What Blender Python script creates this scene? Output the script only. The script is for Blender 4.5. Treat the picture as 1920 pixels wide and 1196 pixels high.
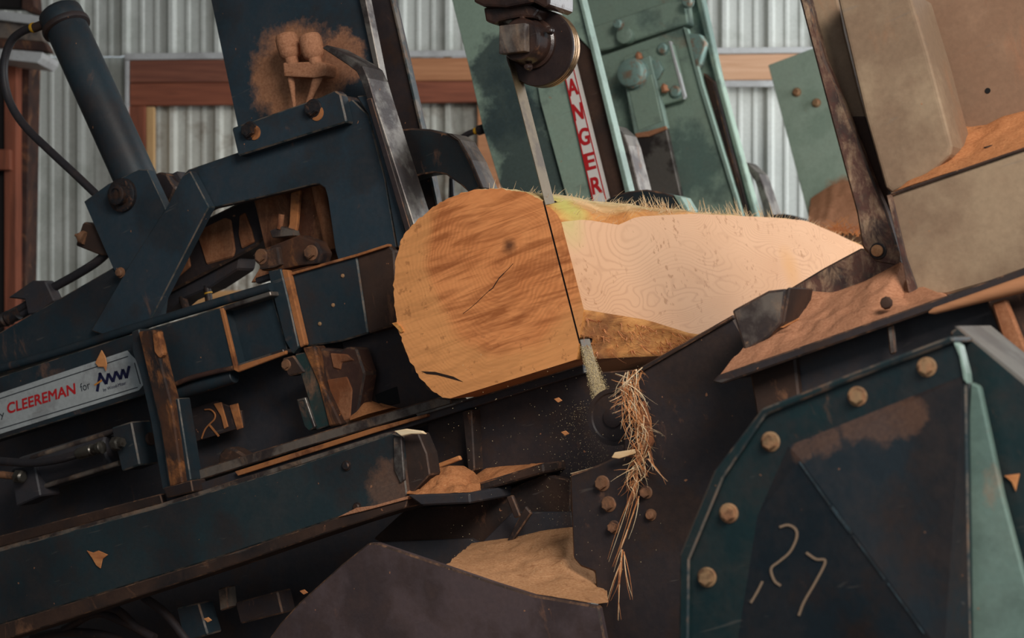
import bpy, bmesh, math, random
from mathutils import Vector, Matrix, noise
from mathutils.geometry import interpolate_bezier

random.seed(7)
for o in list(bpy.data.objects): bpy.data.objects.remove(o)
scene = bpy.context.scene
COL = scene.collection

# ------------------------------------------------------------------ camera
F = 3280.0                                   # focal length in pixels of a 1920 px wide frame
CAM = Vector((0, 0, 1.6))
cam_d = bpy.data.cameras.new('camera'); cam = bpy.data.objects.new('camera', cam_d); COL.objects.link(cam)
cam.location = CAM; cam.rotation_euler = (math.radians(90), 0, 0)
cam_d.sensor_width = 36; cam_d.lens = F * 36 / 1920; cam_d.clip_end = 100
cam_d.dof.use_dof = True; cam_d.dof.focus_distance = 4.05; cam_d.dof.aperture_fstop = 5.0
scene.camera = cam

# ------------------------------------------------------------------ light
world = bpy.data.worlds.new('world'); scene.world = world; world.use_nodes = True
wb = world.node_tree.nodes['Background']; wb.inputs[0].default_value = (0.82, 0.92, 1.0, 1); wb.inputs[1].default_value = 0.56
def area(name, loc, target, sx, sy, power, col):
    d = bpy.data.lights.new(name, 'AREA'); d.shape = 'RECTANGLE'; d.size = sx; d.size_y = sy; d.energy = power; d.color = col
    o = bpy.data.objects.new(name, d); COL.objects.link(o); o.location = loc
    o.rotation_euler = (Vector(target) - Vector(loc)).to_track_quat('-Z', 'Y').to_euler()
    return o
area('daylight_side_door', (4.4, 7.0, 3.0), (0.9, 8.0, 1.8), 3.4, 2.8, 148, (0.96, 0.985, 1.0)).data.spread = math.radians(140)
area('front_fill', (1.7, -0.6, 4.3), (0.75, 4.0, 1.75), 2.2, 1.6, 46, (1.0, 0.94, 0.86)).data.spread = math.radians(75)  # added fill from behind the camera, narrowed to keep the left darker
vs = scene.view_settings
vs.view_transform = 'Standard'; vs.look = 'None'; vs.gamma = 1.0; vs.use_curve_mapping = False; vs.exposure = 0.0

# ------------------------------------------------------------------ the machine's own axes
YAW = math.radians(29.0); ROLL = math.radians(16.0)
L = Vector((math.sin(YAW), math.cos(YAW), 0))                 # along the log, away from the camera
H = Vector((math.cos(YAW), -math.sin(YAW), 0))
S = (H * math.cos(ROLL) + Vector((0, 0, math.sin(ROLL)))).normalized()   # along the knees' slides, up to the right
N = (-L).cross(S).normalized()                                # the slanted 'up' of the mill
def ray(px, py): return Vector(((px - 960) / F, 1.0, (598 - py) / F))
O = CAM + ray(915, 550) * 4.0                                 # heart of the log's near end
def PL(px, py, l):                                            # pixel of the photograph -> point on the cross plane l
    d = ray(px, py); t = (O + L * l - CAM).dot(L) / d.dot(L); return CAM + d * t
def PS(px, py, s):
    d = ray(px, py); t = (O + S * s - CAM).dot(S) / d.dot(S); return CAM + d * t
def PY(px, py, y): return CAM + ray(px, py) * y
def loc(p): q = p - O; return Vector((q.dot(S), q.dot(N), q.dot(L)))
def glob(s, n, l): return O + S * s + N * n + L * l
def mpp(px, py, l): return (PL(px, py, l) - CAM).y / F         # metres per pixel there

# ------------------------------------------------------------------ materials
def lin(r, g, b):
    f = lambda v: (v / 255 / 12.92) if v / 255 <= 0.04045 else ((v / 255 + 0.055) / 1.055) ** 2.4
    return (f(r), f(g), f(b), 1)
class NT:
    def __init__(s, name):
        s.m = bpy.data.materials.new(name); s.m.use_nodes = True; s.t = s.m.node_tree
        s.b = s.t.nodes['Principled BSDF']
        s.geo = s.n('ShaderNodeNewGeometry')
    def n(s, typ, **kw):
        nd = s.t.nodes.new(typ)
        for k, v in kw.items(): setattr(nd, k, v)
        return nd
    def l(s, a, b): s.t.links.new(a, b)
    def val(s, sock, v):
        if isinstance(v, bpy.types.NodeSocket): s.l(v, sock)
        else: sock.default_value = v
    def math(s, op, a, b=0.0):
        m = s.n('ShaderNodeMath', operation=op); s.val(m.inputs[0], a); s.val(m.inputs[1], b); return m.outputs[0]
    def coords(s, scale=(1, 1, 1), origin=None):              # mill axes (s, n, l) scaled
        sub = s.n('ShaderNodeVectorMath', operation='SUBTRACT'); s.l(s.geo.outputs['Position'], sub.inputs[0]); sub.inputs[1].default_value = origin or O
        c = s.n('ShaderNodeCombineXYZ')
        for i, ax in enumerate((S, N, L)):
            d = s.n('ShaderNodeVectorMath', operation='DOT_PRODUCT'); s.l(sub.outputs[0], d.inputs[0]); d.inputs[1].default_value = ax * scale[i]
            s.l(d.outputs['Value'], c.inputs[i])
        return c.outputs[0]
    def noise(s, vec, scale, detail=4, rough=0.55, dist=0.0):
        t = s.n('ShaderNodeTexNoise'); s.l(vec, t.inputs['Vector']); t.inputs['Scale'].default_value = scale
        t.inputs['Detail'].default_value = detail; t.inputs['Roughness'].default_value = rough; t.inputs['Distortion'].default_value = dist
        return t.outputs['Fac']
    def ramp(s, fac, lo, hi, a=0.0, b=1.0):
        r = s.n('ShaderNodeMapRange'); r.clamp = True; s.l(fac, r.inputs[0])
        r.inputs[1].default_value = lo; r.inputs[2].default_value = hi; r.inputs[3].default_value = a; r.inputs[4].default_value = b
        return r.outputs[0]
    def mix(s, fac, a, b, mode='MIX'):
        m = s.n('ShaderNodeMix', data_type='RGBA', blend_type=mode); s.val(m.inputs[0], fac); s.val(m.inputs[6], a); s.val(m.inputs[7], b); return m.outputs[2]
    def bump(s, h, strength=0.3, dist=0.002):
        b = s.n('ShaderNodeBump'); s.l(h, b.inputs['Height']); b.inputs['Strength'].default_value = strength; b.inputs['Distance'].default_value = dist
        s.l(b.outputs[0], s.b.inputs['Normal'])
    def done(s, col, rough=0.6, metal=0.0, spec=0.4):
        s.val(s.b.inputs['Base Color'], col); s.val(s.b.inputs['Roughness'], rough); s.val(s.b.inputs['Metallic'], metal)
        s.b.inputs['Specular IOR Level'].default_value = spec
        return s.m

EDGES = {k: 'edge' for k in ('knee_near', 'knee_back', 'beam', 'lower_beam', 'green_guard')}
EDGES.update({k: 'edge_brown' for k in ('black', 'rust', 'rust_scaly', 'dark_worn', 'brown_dark', 'chute')})
DUST = lin(186, 130, 94)
def steel(name, base, dust=0.15, alt=None, altamt=0.3, rough=0.5, metal=0.0, scale=5.0, patches=(), dustcol=DUST, speck=0.5, spec=0.35, bump=0.25):
    """painted or bare plate: blotches of a second colour, veils and specks of sawdust, and sawdust or shadow patches of given place and size"""
    t = NT(name); p = t.geo.outputs['Position']
    col = base
    n1 = t.noise(p, scale, 6, 0.62)
    if alt: col = t.mix(t.ramp(n1, 0.60 - altamt * 0.30, 0.70 - altamt * 0.28), col, alt)
    veil = t.ramp(t.noise(p, scale * 4, 5, 0.7), 0.4, 0.75, 0.0, 0.05 + dust * 0.35); col = t.mix(veil, col, t.mix(0.35, dustcol, lin(90, 80, 74)))
    scr = t.ramp(t.noise(t.coords((0.12, 1.0, 0.4)), 70, 2, 0.6, 0.4), 0.70, 0.74, 0, 0.22); col = t.mix(scr, col, lin(120, 112, 104))
    fine = t.noise(p, 90, 3, 0.6)
    col = t.mix(t.ramp(fine, 0.3, 0.8, 0.0, 0.35), col, t.mix(0.5, col, (0, 0, 0, 1)))
    n2 = t.noise(t.coords((1.0, 0.45, 1.0)), scale * 1.7, 8, 0.68, 0.6)
    d = t.ramp(n2, 0.655 - dust * 0.5, 0.82 - dust * 0.5, 0, 0.62)
    sp = t.ramp(t.noise(p, 60, 2, 0.5), 0.79 - 0.05 * speck, 0.81 - 0.05 * speck, 0, 0.7)
    d = t.math('MAXIMUM', d, sp)
    for (c, r, k) in patches:
        v = t.n('ShaderNodeVectorMath', operation='DISTANCE'); t.l(p, v.inputs[0]); v.inputs[1].default_value = c
        q = t.math('ADD', t.math('DIVIDE', v.outputs['Value'], r), t.math('MULTIPLY', t.math('SUBTRACT', t.noise(p, 1.4 / r, 7, 0.7), 0.5), 1.5))
        d = t.math('MAXIMUM', d, t.ramp(q, 0.78, 1.12, k, 0.0))
    grainy = t.mix(t.ramp(t.noise(p, 140, 3, 0.7), 0.35, 0.7), dustcol, (dustcol[0] * .62, dustcol[1] * .55, dustcol[2] * .5, 1))
    col = t.mix(d, col, grainy)
    t.bump(t.math('ADD', t.math('MULTIPLY', d, 0.6), fine), bump, 0.0015)
    return t.done(col, t.ramp(d, 0, 1, rough, 0.95), metal, spec)

TEAL_HAZED = lin(150, 172, 156); NAVY_SHADED = lin(46, 61, 71); BLACK = lin(50, 44, 46)  # one knee paint split: far teal paled for haze, near navy darkened for shade
M = {}
M['knee_near'] = steel('shaded_navy_paint', NAVY_SHADED, 0.03, lin(38, 50, 58), 0.4, 0.55)
M['knee_back'] = steel('shaded_navy_paint_dusted', NAVY_SHADED, 0.03, lin(38, 50, 58), 0.4, 0.5, patches=((PL(556, 140, 0.42), 0.15, 0.85), (PL(640, 110, 0.42), 0.08, 0.7)))
M['beam'] = steel('blue_green_beam_paint', lin(38, 52, 60), 0.06, lin(34, 41, 47), 0.45, 0.5, scale=3.0)
M['lower_beam'] = steel('lower_beam_paint', lin(40, 55, 60), 0.05, lin(34, 42, 47), 0.4, 0.55, scale=3.0, patches=((PL(735, 915, -0.05), 0.07, 0.25),), speck=0.8)
M['teal'] = steel('hazed_teal_paint', TEAL_HAZED, 0.10, lin(106, 130, 122), 0.35, 0.45, scale=3.5, speck=0.8)
M['teal_shadowed'] = steel('shadow_patched_teal_paint', TEAL_HAZED, 0.03, lin(106, 130, 122), 0.35, 0.45, scale=3.5, dustcol=lin(44, 58, 66), patches=((PL(935, 130, 1.62), 0.11, 0.8), (PL(965, 230, 1.62), 0.13, 0.8), (PL(1000, 330, 1.62), 0.14, 0.8)))  # dark patches paint the shadow lying on this plate
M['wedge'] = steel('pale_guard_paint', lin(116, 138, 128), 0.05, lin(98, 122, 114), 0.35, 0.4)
M['teal_pale'] = steel('haze_paled_teal', lin(150, 174, 162), 0.05, lin(128, 150, 140), 0.35, 0.4)  # paled so the far steel looks hazy
M['teal_hazed_dusty'] = steel('hazed_teal_dust_heaped', lin(172, 190, 172), 0.05, lin(158, 178, 160), 0.3, 0.5, patches=((PL(1600, 400, 4.3), 0.17, 0.9),))  # pale base stands for haze on the farthest plate; the patch is sawdust
M['black'] = steel('blackened_steel', BLACK, 0.06, lin(48, 38, 36), 0.4, 0.5, speck=0.8)
M['black_clean'] = steel('black_steel', lin(56, 56, 61), 0.03, lin(60, 53, 53), 0.3, 0.5, speck=0.1)
M['rust'] = steel('rusted_steel', lin(70, 45, 38), 0.22, lin(46, 32, 32), 0.5, 0.75, scale=8, dustcol=lin(186, 130, 88))
M['rust_scaly'] = steel('scaly_rusted_angle', lin(92, 60, 52), 0.36, lin(58, 42, 42), 0.45, 0.7, scale=18, dustcol=lin(196, 166, 136), speck=0.9)
M['rust_wood'] = steel('rust_worn_strap', lin(74, 46, 32), 0.30, lin(34, 30, 32), 0.5, 0.75, scale=11, dustcol=lin(190, 122, 68), speck=1.0)
M['worn'] = steel('worn_bare_steel', lin(128, 122, 116), 0.12, lin(72, 66, 66), 0.45, 0.42, metal=0.55, scale=9, dustcol=lin(170, 130, 100))
M['dark_worn'] = steel('dark_worn_steel', lin(112, 102, 94), 0.3, lin(58, 50, 50), 0.5, 0.5, metal=0.15, scale=9, dustcol=lin(160, 132, 108))
M['tan'] = steel('tan_dusty_sheet', lin(160, 136, 110), 0.16, lin(136, 112, 90), 0.45, 0.75, scale=3.0, dustcol=lin(172, 122, 88), speck=0.3)
M['tan_warm'] = steel('tan_dusty_sheet_warm', lin(150, 117, 93), 0.2, lin(134, 104, 82), 0.4, 0.75, scale=2.5, dustcol=lin(190, 122, 84), speck=0.1)
M['brown_dusty'] = steel('sawdust_caked_plate', lin(128, 74, 44), 0.45, lin(84, 48, 32), 0.4, 0.9, scale=6)
M['brown_dark'] = steel('dark_brown_grime', lin(62, 44, 36), 0.15, lin(36, 30, 30), 0.5, 0.85, scale=6)
M['orange_dust'] = steel('packed_sawdust_edge', lin(176, 112, 66), 0.3, lin(120, 72, 44), 0.3, 0.95, scale=14)
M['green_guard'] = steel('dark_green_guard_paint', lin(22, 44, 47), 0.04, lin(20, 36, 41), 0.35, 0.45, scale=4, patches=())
M['guard_panel'] = steel('scuffed_guard_panel', lin(28, 38, 45), 0.05, lin(27, 26, 29), 0.55, 0.5, scale=3.5, speck=0.7, patches=tuple((PL(x, y, -0.96), r * 1.3, 0.16) for x, y, r in ((1500, 842, .016), (1545, 822, .02), (1600, 798, .02), (1650, 786, .028), (1700, 778, .024))))
M['bolt_dusty'] = steel('dusty_bolt', lin(156, 124, 90), 0.4, lin(96, 70, 50), 0.4, 0.7, scale=30)
M['bolt_dark'] = steel('dark_bolt', lin(32, 34, 38), 0.15, lin(50, 36, 30), 0.4, 0.5, scale=25)
M['bolt_rusty'] = steel('rusty_bolt', lin(124, 88, 64), 0.3, lin(80, 58, 48), 0.4, 0.6, scale=30)
M['bolt_teal'] = steel('teal_bolt', lin(132, 160, 152), 0.16, lin(140, 122, 104), 0.3, 0.4, scale=20)
M['chute'] = steel('grimy_grey_chute', lin(88, 73, 74), 0.06, lin(66, 54, 55), 0.45, 0.7, speck=0.6)
M['edge'] = steel('worn_paint_edge', lin(44, 58, 62), 0.28, lin(104, 96, 88), 0.5, 0.5, scale=16, dustcol=lin(150, 112, 84), speck=1.0)
M['edge_brown'] = steel('worn_rusty_edge', lin(76, 58, 50), 0.3, lin(46, 40, 40), 0.5, 0.6, scale=16, dustcol=lin(170, 124, 90), speck=1.0)
M['rubber'] = steel('rubber_hose', lin(44, 43, 47), 0.04, rough=0.5, speck=0.1)
M['chrome'] = steel('hose_fitting', lin(120, 116, 108), 0.1, lin(70, 66, 62), 0.3, 0.3, metal=0.8, scale=20)
M['yellow'] = steel('yellow_band', lin(200, 150, 40), 0.0, rough=0.5, speck=0)
M['blade'] = steel('saw_band_steel', lin(112, 96, 72), 0.0, lin(84, 70, 54), 0.4, 0.5, metal=0.35, scale=12, speck=0)
M['greasy'] = steel('greasy_brown_casting', lin(58, 40, 34), 0.12, lin(36, 28, 28), 0.45, 0.28, scale=16, dustcol=lin(150, 100, 66), spec=0.6, bump=0.5)
M['roller'] = steel('dark_roller_face', lin(52, 42, 42), 0.03, rough=0.35, metal=0.3, speck=0.1)
M['roller_rim'] = steel('polished_roller_rim', lin(150, 118, 84), 0.0, lin(90, 70, 54), 0.4, 0.28, metal=0.7, scale=25, speck=0)
M['galv'] = steel('painted_white_sheet', lin(208, 211, 205), 0.02, lin(190, 194, 187), 0.35, 0.5, metal=0.0, scale=2.5, dustcol=lin(140, 130, 118), speck=0.3)
M['galv_stained'] = steel('stained_galvanised_sheet', lin(206, 206, 196), 0.20, lin(160, 150, 136), 0.4, 0.6, scale=3.5, dustcol=lin(100, 70, 56))
M['flashing'] = steel('grey_flashing', lin(196, 197, 197), 0.05, lin(176, 176, 176), 0.3, 0.5, dustcol=lin(140, 130, 118))
M['decal_white'] = steel('decal_white', lin(176, 180, 180), 0.03, lin(158, 160, 160), 0.3, 0.5, scale=10, dustcol=lin(80, 80, 84), speck=0.5)
def flat(name, c, rough=0.6): t = NT(name); return t.done(c, rough)
M['red'] = flat('red_print', lin(190, 32, 38)); M['navy_ink'] = flat('navy_print', lin(22, 24, 60)); M['grey_ink'] = flat('dark_grey_print', lin(34, 38, 46))
M['white'] = flat('white_print', lin(232, 226, 220)); M['orange_ink'] = flat('orange_print', lin(200, 130, 50)); M['chalk'] = flat('chalk', lin(150, 126, 104), 0.9); M['spray'] = flat('airborne_sawdust', lin(206, 184, 140), 0.9)
M['scuff_highlight'] = steel('pale_scuff_highlight', lin(66, 84, 92), 0.1, lin(40, 52, 58), 0.6, 0.6, scale=22)
M['hole'] = flat('dark_hole', lin(14, 13, 14), 0.9); M['shade'] = flat('dark_shade', lin(40, 36, 36), 0.9)  # the second one paints shade on the webs between the flanges

def wood(name, a, b, axis='H'):
    t = NT(name); sc = (1, 1, 1)
    m = t.n('ShaderNodeMapping'); t.l(t.geo.outputs['Position'], m.inputs[0]); m.inputs['Scale'].default_value = (0.6, 3, 9) if axis == 'H' else (9, 3, 0.6)
    f = t.noise(m.outputs[0], 4, 6, 0.6, 0.5)
    col = t.mix(t.ramp(f, 0.35, 0.7), a, b); t.bump(f, 0.15); return t.done(col, 0.75)
M['plank_shaded'] = wood('shaded_red_plank', lin(140, 86, 66), lin(112, 66, 52)); M['plank_lit'] = wood('lit_plank', lin(216, 172, 140), lin(196, 150, 116)); M['plank_orange'] = wood('orange_plank', lin(196, 138, 98), lin(168, 112, 76)); M['plank_red'] = wood('red_brown_plank', lin(150, 86, 62), lin(116, 64, 46))
M['plank_red_v'] = wood('red_brown_post', lin(150, 84, 60), lin(104, 58, 42), 'V'); M['plank_pale_v'] = wood('pale_batten', lin(206, 166, 116), lin(180, 138, 92), 'V')
M['plank_pale'] = wood('pale_board', lin(206, 160, 110), lin(180, 132, 84))
def sawdust(name, a, b):
    t = NT(name); p = t.geo.outputs['Position']
    f = t.noise(p, 170, 3, 0.7); g = t.noise(t.coords((0.5, 1.4, 1)), 34, 5, 0.65)
    col = t.mix(t.ramp(f, 0.35, 0.72), a, b); col = t.mix(t.ramp(g, 0.60, 0.72, 0, 0.6), col, lin(120, 74, 48))
    t.bump(t.math('ADD', f, g), 0.6, 0.003); return t.done(col, 0.95, 0, 0.1)
M['hook'] = steel('black_teal_hook', lin(38, 46, 50), 0.02, lin(30, 32, 36), 0.4, 0.5); EDGES['hook'] = 'edge_brown'
M['teal_dark'] = steel('dark_teal_paint', lin(34, 58, 58), 0.12, lin(30, 42, 46), 0.4, 0.5); EDGES['teal_dark'] = 'edge'
M['grey_plate'] = steel('scuffed_grey_plate', lin(118, 114, 108), 0.1, lin(96, 92, 88), 0.4, 0.7)
M['sawdust'] = sawdust('sawdust', lin(190, 136, 104), lin(160, 108, 80)); M['sawdust_pale'] = sawdust('pale_sawdust', lin(204, 154, 112), lin(172, 120, 82))
M['sawdust_orange'] = sawdust('orange_sawdust', lin(202, 138, 92), lin(172, 108, 68))
M['fibre'] = wood('wood_fibre', lin(250, 228, 190), lin(232, 188, 136)); M['fibre_dark'] = wood('bark_fibre', lin(216, 148, 92), lin(170, 100, 60))

def log_end():
    t = NT('log_end_grain'); pith = PL(955, 462, 0)
    v = t.coords((1, 1, 1), pith)
    w = t.n('ShaderNodeTexNoise'); t.l(v, w.inputs['Vector']); w.inputs['Scale'].default_value = 6; w.inputs['Detail'].default_value = 3
    off = t.n('ShaderNodeVectorMath', operation='SCALE'); t.l(w.outputs['Color'], off.inputs[0]); off.inputs['Scale'].default_value = 0.11
    add = t.n('ShaderNodeVectorMath', operation='ADD'); t.l(v, add.inputs[0]); t.l(off.outputs[0], add.inputs[1])
    sx = t.n('ShaderNodeSeparateXYZ'); t.l(add.outputs[0], sx.inputs[0])
    r = t.math('SQRT', t.math('ADD', t.math('POWER', t.math('ADD', sx.outputs[0], -0.035), 2), t.math('POWER', t.math('ADD', sx.outputs[1], -0.035), 2)))
    rings = t.math('MULTIPLY', t.math('ADD', t.math('SINE', t.math('MULTIPLY', r, 620)), 1), 0.5)
    ringmask = t.noise(v, 5, 3, 0.5)
    big = t.noise(v, 9, 6, 0.65, 0.8)
    saw = t.noise(t.coords((0.10, 1.0, 1), pith), 42, 4, 0.62, 0.9)
    saw2 = t.noise(t.coords((0.25, 1.0, 1), pith), 14, 3, 0.6, 1.6)
    col = t.mix(t.ramp(big, 0.3, 0.72), lin(240, 158, 98), lin(220, 136, 80))
    col = t.mix(t.ramp(saw, 0.46, 0.64, 0, 0.8), col, lin(156, 86, 44))
    col = t.mix(t.ramp(saw2, 0.50, 0.66, 0, 0.55), col, lin(150, 82, 44))
    col = t.mix(t.math('MULTIPLY', t.ramp(ringmask, 0.44, 0.64, 0.04, 0.36), rings), col, lin(158, 88, 48))
    # darker heart knot and warm sapwood rim
    kn = t.n('ShaderNodeVectorMath', operation='DISTANCE'); t.l(t.geo.outputs['Position'], kn.inputs[0]); kn.inputs[1].default_value = pith
    q = t.math('ADD', kn.outputs['Value'], t.math('MULTIPLY', t.math('SUBTRACT', t.noise(v, 40, 4, 0.6), 0.5), 0.022))
    col = t.mix(t.ramp(q, 0.004, 0.024, 0.9, 0), col, lin(88, 52, 36))
    q2 = t.math('ADD', r, t.math('MULTIPLY', t.math('SUBTRACT', big, 0.5), 0.05))
    col = t.mix(t.ramp(q2, 0.19, 0.225, 0, 0.6), col, lin(232, 164, 102))
    sp_ = t.math('MULTIPLY', t.ramp(t.noise(v, 38, 4, 0.65), 0.60, 0.66), t.ramp(r, 0.15, 0.21, 0.04, 0.38)); col = t.mix(sp_, col, lin(112, 60, 34))
    t.bump(t.math('ADD', saw, t.math('MULTIPLY', rings, 0.2)), 0.35, 0.002)
    return t.done(col, 0.75, 0, 0.25)
M['log_end'] = log_end()
def log_sawn():
    t = NT('sawn_pale_wood'); v = t.coords((1, 1, 0.34))
    f = t.noise(v, 3.0, 2.5, 0.5, 0.5); f2 = t.noise(v, 26, 3, 0.6)
    ph = t.math('ADD', t.math('MULTIPLY', f, 480), t.math('MULTIPLY', f2, 5.0))
    lines = t.math('POWER', t.math('MULTIPLY', t.math('ADD', t.math('SINE', ph), 1), 0.5), 4)
    col = t.mix(t.ramp(t.noise(v, 3, 3), 0.3, 0.7), lin(226, 176, 136), lin(208, 154, 112))
    col = t.mix(t.math('MULTIPLY', lines, t.ramp(t.noise(v, 4.5, 2), 0.36, 0.6, 0.08, 0.40)), col, lin(180, 128, 90))
    fl = t.noise(t.coords((1, 1, 0.9)), 60, 2, 0.5)
    edge = t.noise(t.coords((1, 1, 1)), 5, 2)
    col = t.mix(t.math('MULTIPLY', t.ramp(fl, 0.60, 0.68), t.ramp(edge, 0.45, 0.6, 0, 0.7)), col, lin(170, 116, 72))
    gd_ = t.n('ShaderNodeVectorMath', operation='DISTANCE'); t.l(t.geo.outputs['Position'], gd_.inputs[0]); gd_.inputs[1].default_value = PL(1060, 405, 0.03)
    col = t.mix(t.ramp(t.math('ADD', gd_.outputs['Value'], t.math('MULTIPLY', t.noise(v, 16, 3), 0.05)), 0.05, 0.12, 0.5, 0), col, lin(196, 190, 110))
    kd = t.n('ShaderNodeVectorMath', operation='DISTANCE'); t.l(t.geo.outputs['Position'], kd.inputs[0]); kd.inputs[1].default_value = PS(1462, 512, 0.19)
    col = t.mix(t.ramp(t.math('ADD', kd.outputs['Value'], t.math('MULTIPLY', t.noise(v, 12, 3), 0.08)), 0.06, 0.14, 0.65, 0), col, lin(214, 152, 84))
    t.bump(t.math('ADD', t.math('MULTIPLY', lines, .4), f2), 0.2, 0.002)
    return t.done(col, 0.7, 0, 0.25)
M['log_sawn'] = log_sawn()
def log_bark():
    t = NT('fibrous_inner_bark'); v = t.coords((1, 1, 0.25)); f = t.noise(v, 30, 6, 0.65, 0.8); g = t.noise(t.coords((1, 1, 0.5)), 7, 5, 0.6)
    col = t.mix(t.ramp(f, 0.35, 0.68), lin(224, 158, 90), lin(176, 104, 50)); col = t.mix(t.ramp(g, 0.56, 0.66, 0, 0.7), col, lin(108, 60, 32))
    up = t.n('ShaderNodeVectorMath', operation='DOT_PRODUCT'); t.l(t.coords(), up.inputs[0]); up.inputs[1].default_value = (0, 1, 0)
    h = t.math('ADD', up.outputs['Value'], t.math('MULTIPLY', t.math('SUBTRACT', t.noise(v, 18, 4), 0.5), 0.10))
    col = t.mix(t.ramp(h, 0.14, 0.2, 0, 0.85), col, t.mix(t.ramp(f, 0.4, 0.65), lin(236, 214, 170), lin(206, 190, 130)))
    gd_ = t.n('ShaderNodeVectorMath', operation='DISTANCE'); t.l(t.geo.outputs['Position'], gd_.inputs[0]); gd_.inputs[1].default_value = PL(1062, 388, 0.08)
    col = t.mix(t.ramp(t.math('ADD', gd_.outputs['Value'], t.math('MULTIPLY', f, 0.08)), 0.06, 0.13, 0.7, 0), col, lin(196, 200, 110))
    t.bump(f, 0.8, 0.006); return t.done(col, 0.85, 0, 0.2)
M['log_bark'] = log_bark()

# ------------------------------------------------------------------ object helpers
THINGS = []
def link(name, me, mat, parent=None):
    o = bpy.data.objects.new(name, me); COL.objects.link(o)
    if mat is not None: me.materials.append(mat if not isinstance(mat, str) else M[mat])
    c = sum((v.co for v in me.vertices), Vector()) / max(1, len(me.vertices))
    zmin = min(v.co.z for v in me.vertices); c.z = zmin
    me.transform(Matrix.Translation(-c)); o.location = c
    if parent is not None:
        o.parent = parent
        if parent.type == 'MESH': o.matrix_parent_inverse = Matrix.Translation(-Vector(parent['_at']))
    o['_at'] = tuple(c)
    return o
def tag(o, label, cat=None, group=None, kind=None):
    o['label'] = label
    if cat: o['category'] = cat
    if group: o['group'] = group
    if kind: o['kind'] = kind
    return o
def thing(name, label, cat, group=None):
    o = bpy.data.objects.new(name, None); COL.objects.link(o); o.empty_display_size = 0.1
    tag(o, label, cat, group); THINGS.append(o); return o
def struct(name, label=None):
    o = bpy.data.objects.new(name, None); COL.objects.link(o); o['kind'] = 'structure'
    if label: o['label'] = label
    THINGS.append(o); return o
def finish():                                                   # put every Empty at its thing's base
    for t in THINGS:
        ks = [o for o in bpy.data.objects if o.parent == t]
        if not ks: continue
        pts = [Vector(k['_at']) + v.co for k in ks for v in k.data.vertices]
        lo = Vector((min(p.x for p in pts), min(p.y for p in pts), min(p.z for p in pts))); hi = Vector((max(p.x for p in pts), max(p.y for p in pts), 0))
        b = Vector(((lo.x + hi.x) / 2, (lo.y + hi.y) / 2, lo.z)); t.location = b
        for k in ks: k.matrix_parent_inverse = Matrix.Translation(-b)
    for o in bpy.data.objects:
        if '_at' in o: del o['_at']
def mesh(bm, name, smooth=False):
    bmesh.ops.recalc_face_normals(bm, faces=bm.faces)
    if smooth:
        for f in bm.faces: f.smooth = True
        for e in bm.edges:
            if len(e.link_faces) == 2 and e.calc_face_angle(0) > 0.7: e.smooth = False
    me = bpy.data.meshes.new(name); bm.to_mesh(me); bm.free(); return me
def bevel(bm, w, seg=1, ang=0.5, mi=-1):
    if w <= 0: return
    es = [e for e in bm.edges if len(e.link_faces) == 2 and e.calc_face_angle(0) > ang]
    bmesh.ops.bevel(bm, geom=es, offset=w, offset_type='OFFSET', segments=seg, profile=0.6, affect='EDGES', clamp_overlap=True, material=mi)
def add_prism(bm, front, vec):
    a = [bm.verts.new(p) for p in front]; b = [bm.verts.new(p + vec) for p in front]
    bm.faces.new(a); bm.faces.new(b[::-1]); n = len(a)
    for i in range(n): bm.faces.new((a[i], b[i], b[(i + 1) % n], a[(i + 1) % n]))
def prism(name, pts, l, t, mat, parent=None, bev=0.002, seg=1):
    """plate with a front outline (photo pixels read on the cross plane l), t thick along the log axis"""
    bm = bmesh.new(); add_prism(bm, [PL(x, y, l) for x, y in pts], L * t); bmesh.ops.recalc_face_normals(bm, faces=bm.faces)
    e = EDGES.get(mat); bevel(bm, bev, seg, mi=1 if e else -1)
    o = link(name, mesh(bm, name), mat, parent)
    if e and bev > 0: o.data.materials.append(M[e])
    return o
def prismY(name, pts, y, t, mat, parent=None, bev=0.002):
    bm = bmesh.new(); add_prism(bm, [PY(px, py, y) for px, py in pts], Vector((0, t, 0))); bmesh.ops.recalc_face_normals(bm, faces=bm.faces); bevel(bm, bev)
    return link(name, mesh(bm, name), mat, parent)
def seg2(p0, p1, w):                                              # a straight strip in pixels
    dx, dy = p1[0] - p0[0], p1[1] - p0[1]; k = w / 2 / math.hypot(dx, dy); nx, ny = -dy * k, dx * k
    return [(p0[0] + nx, p0[1] + ny), (p1[0] + nx, p1[1] + ny), (p1[0] - nx, p1[1] - ny), (p0[0] - nx, p0[1] - ny)]
def bar(name, p0, p1, w, l, t, mat, parent=None, bev=0.002): return prism(name, seg2(p0, p1, w), l, t, mat, parent, bev)
def frame_of(ax):
    ax = ax.normalized(); u = ax.cross(Vector((0.13, 0.21, 0.97))).normalized(); return ax, u, ax.cross(u)
def add_lathe(bm, c, axis, prof, seg=32):                         # prof: (radius, distance along axis)
    ax, u, v = frame_of(axis); rings = []
    for r, h in prof:
        if r < 1e-6: rings.append([bm.verts.new(c + ax * h)])
        else: rings.append([bm.verts.new(c + ax * h + (u * math.cos(a) + v * math.sin(a)) * r) for a in [2 * math.pi * i / seg for i in range(seg)]])
    for A, B in zip(rings, rings[1:]):
        for i in range(seg):
            j = (i + 1) % seg
            q = [A[i % len(A)], A[j % len(A)], B[j % len(B)], B[i % len(B)]]
            q2 = []
            for x in q:
                if x not in q2: q2.append(x)
            if len(q2) > 2: bm.faces.new(q2)
    if len(rings[0]) > 1: bm.faces.new(rings[0][::-1])
    if len(rings[-1]) > 1: bm.faces.new(rings[-1])
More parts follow.
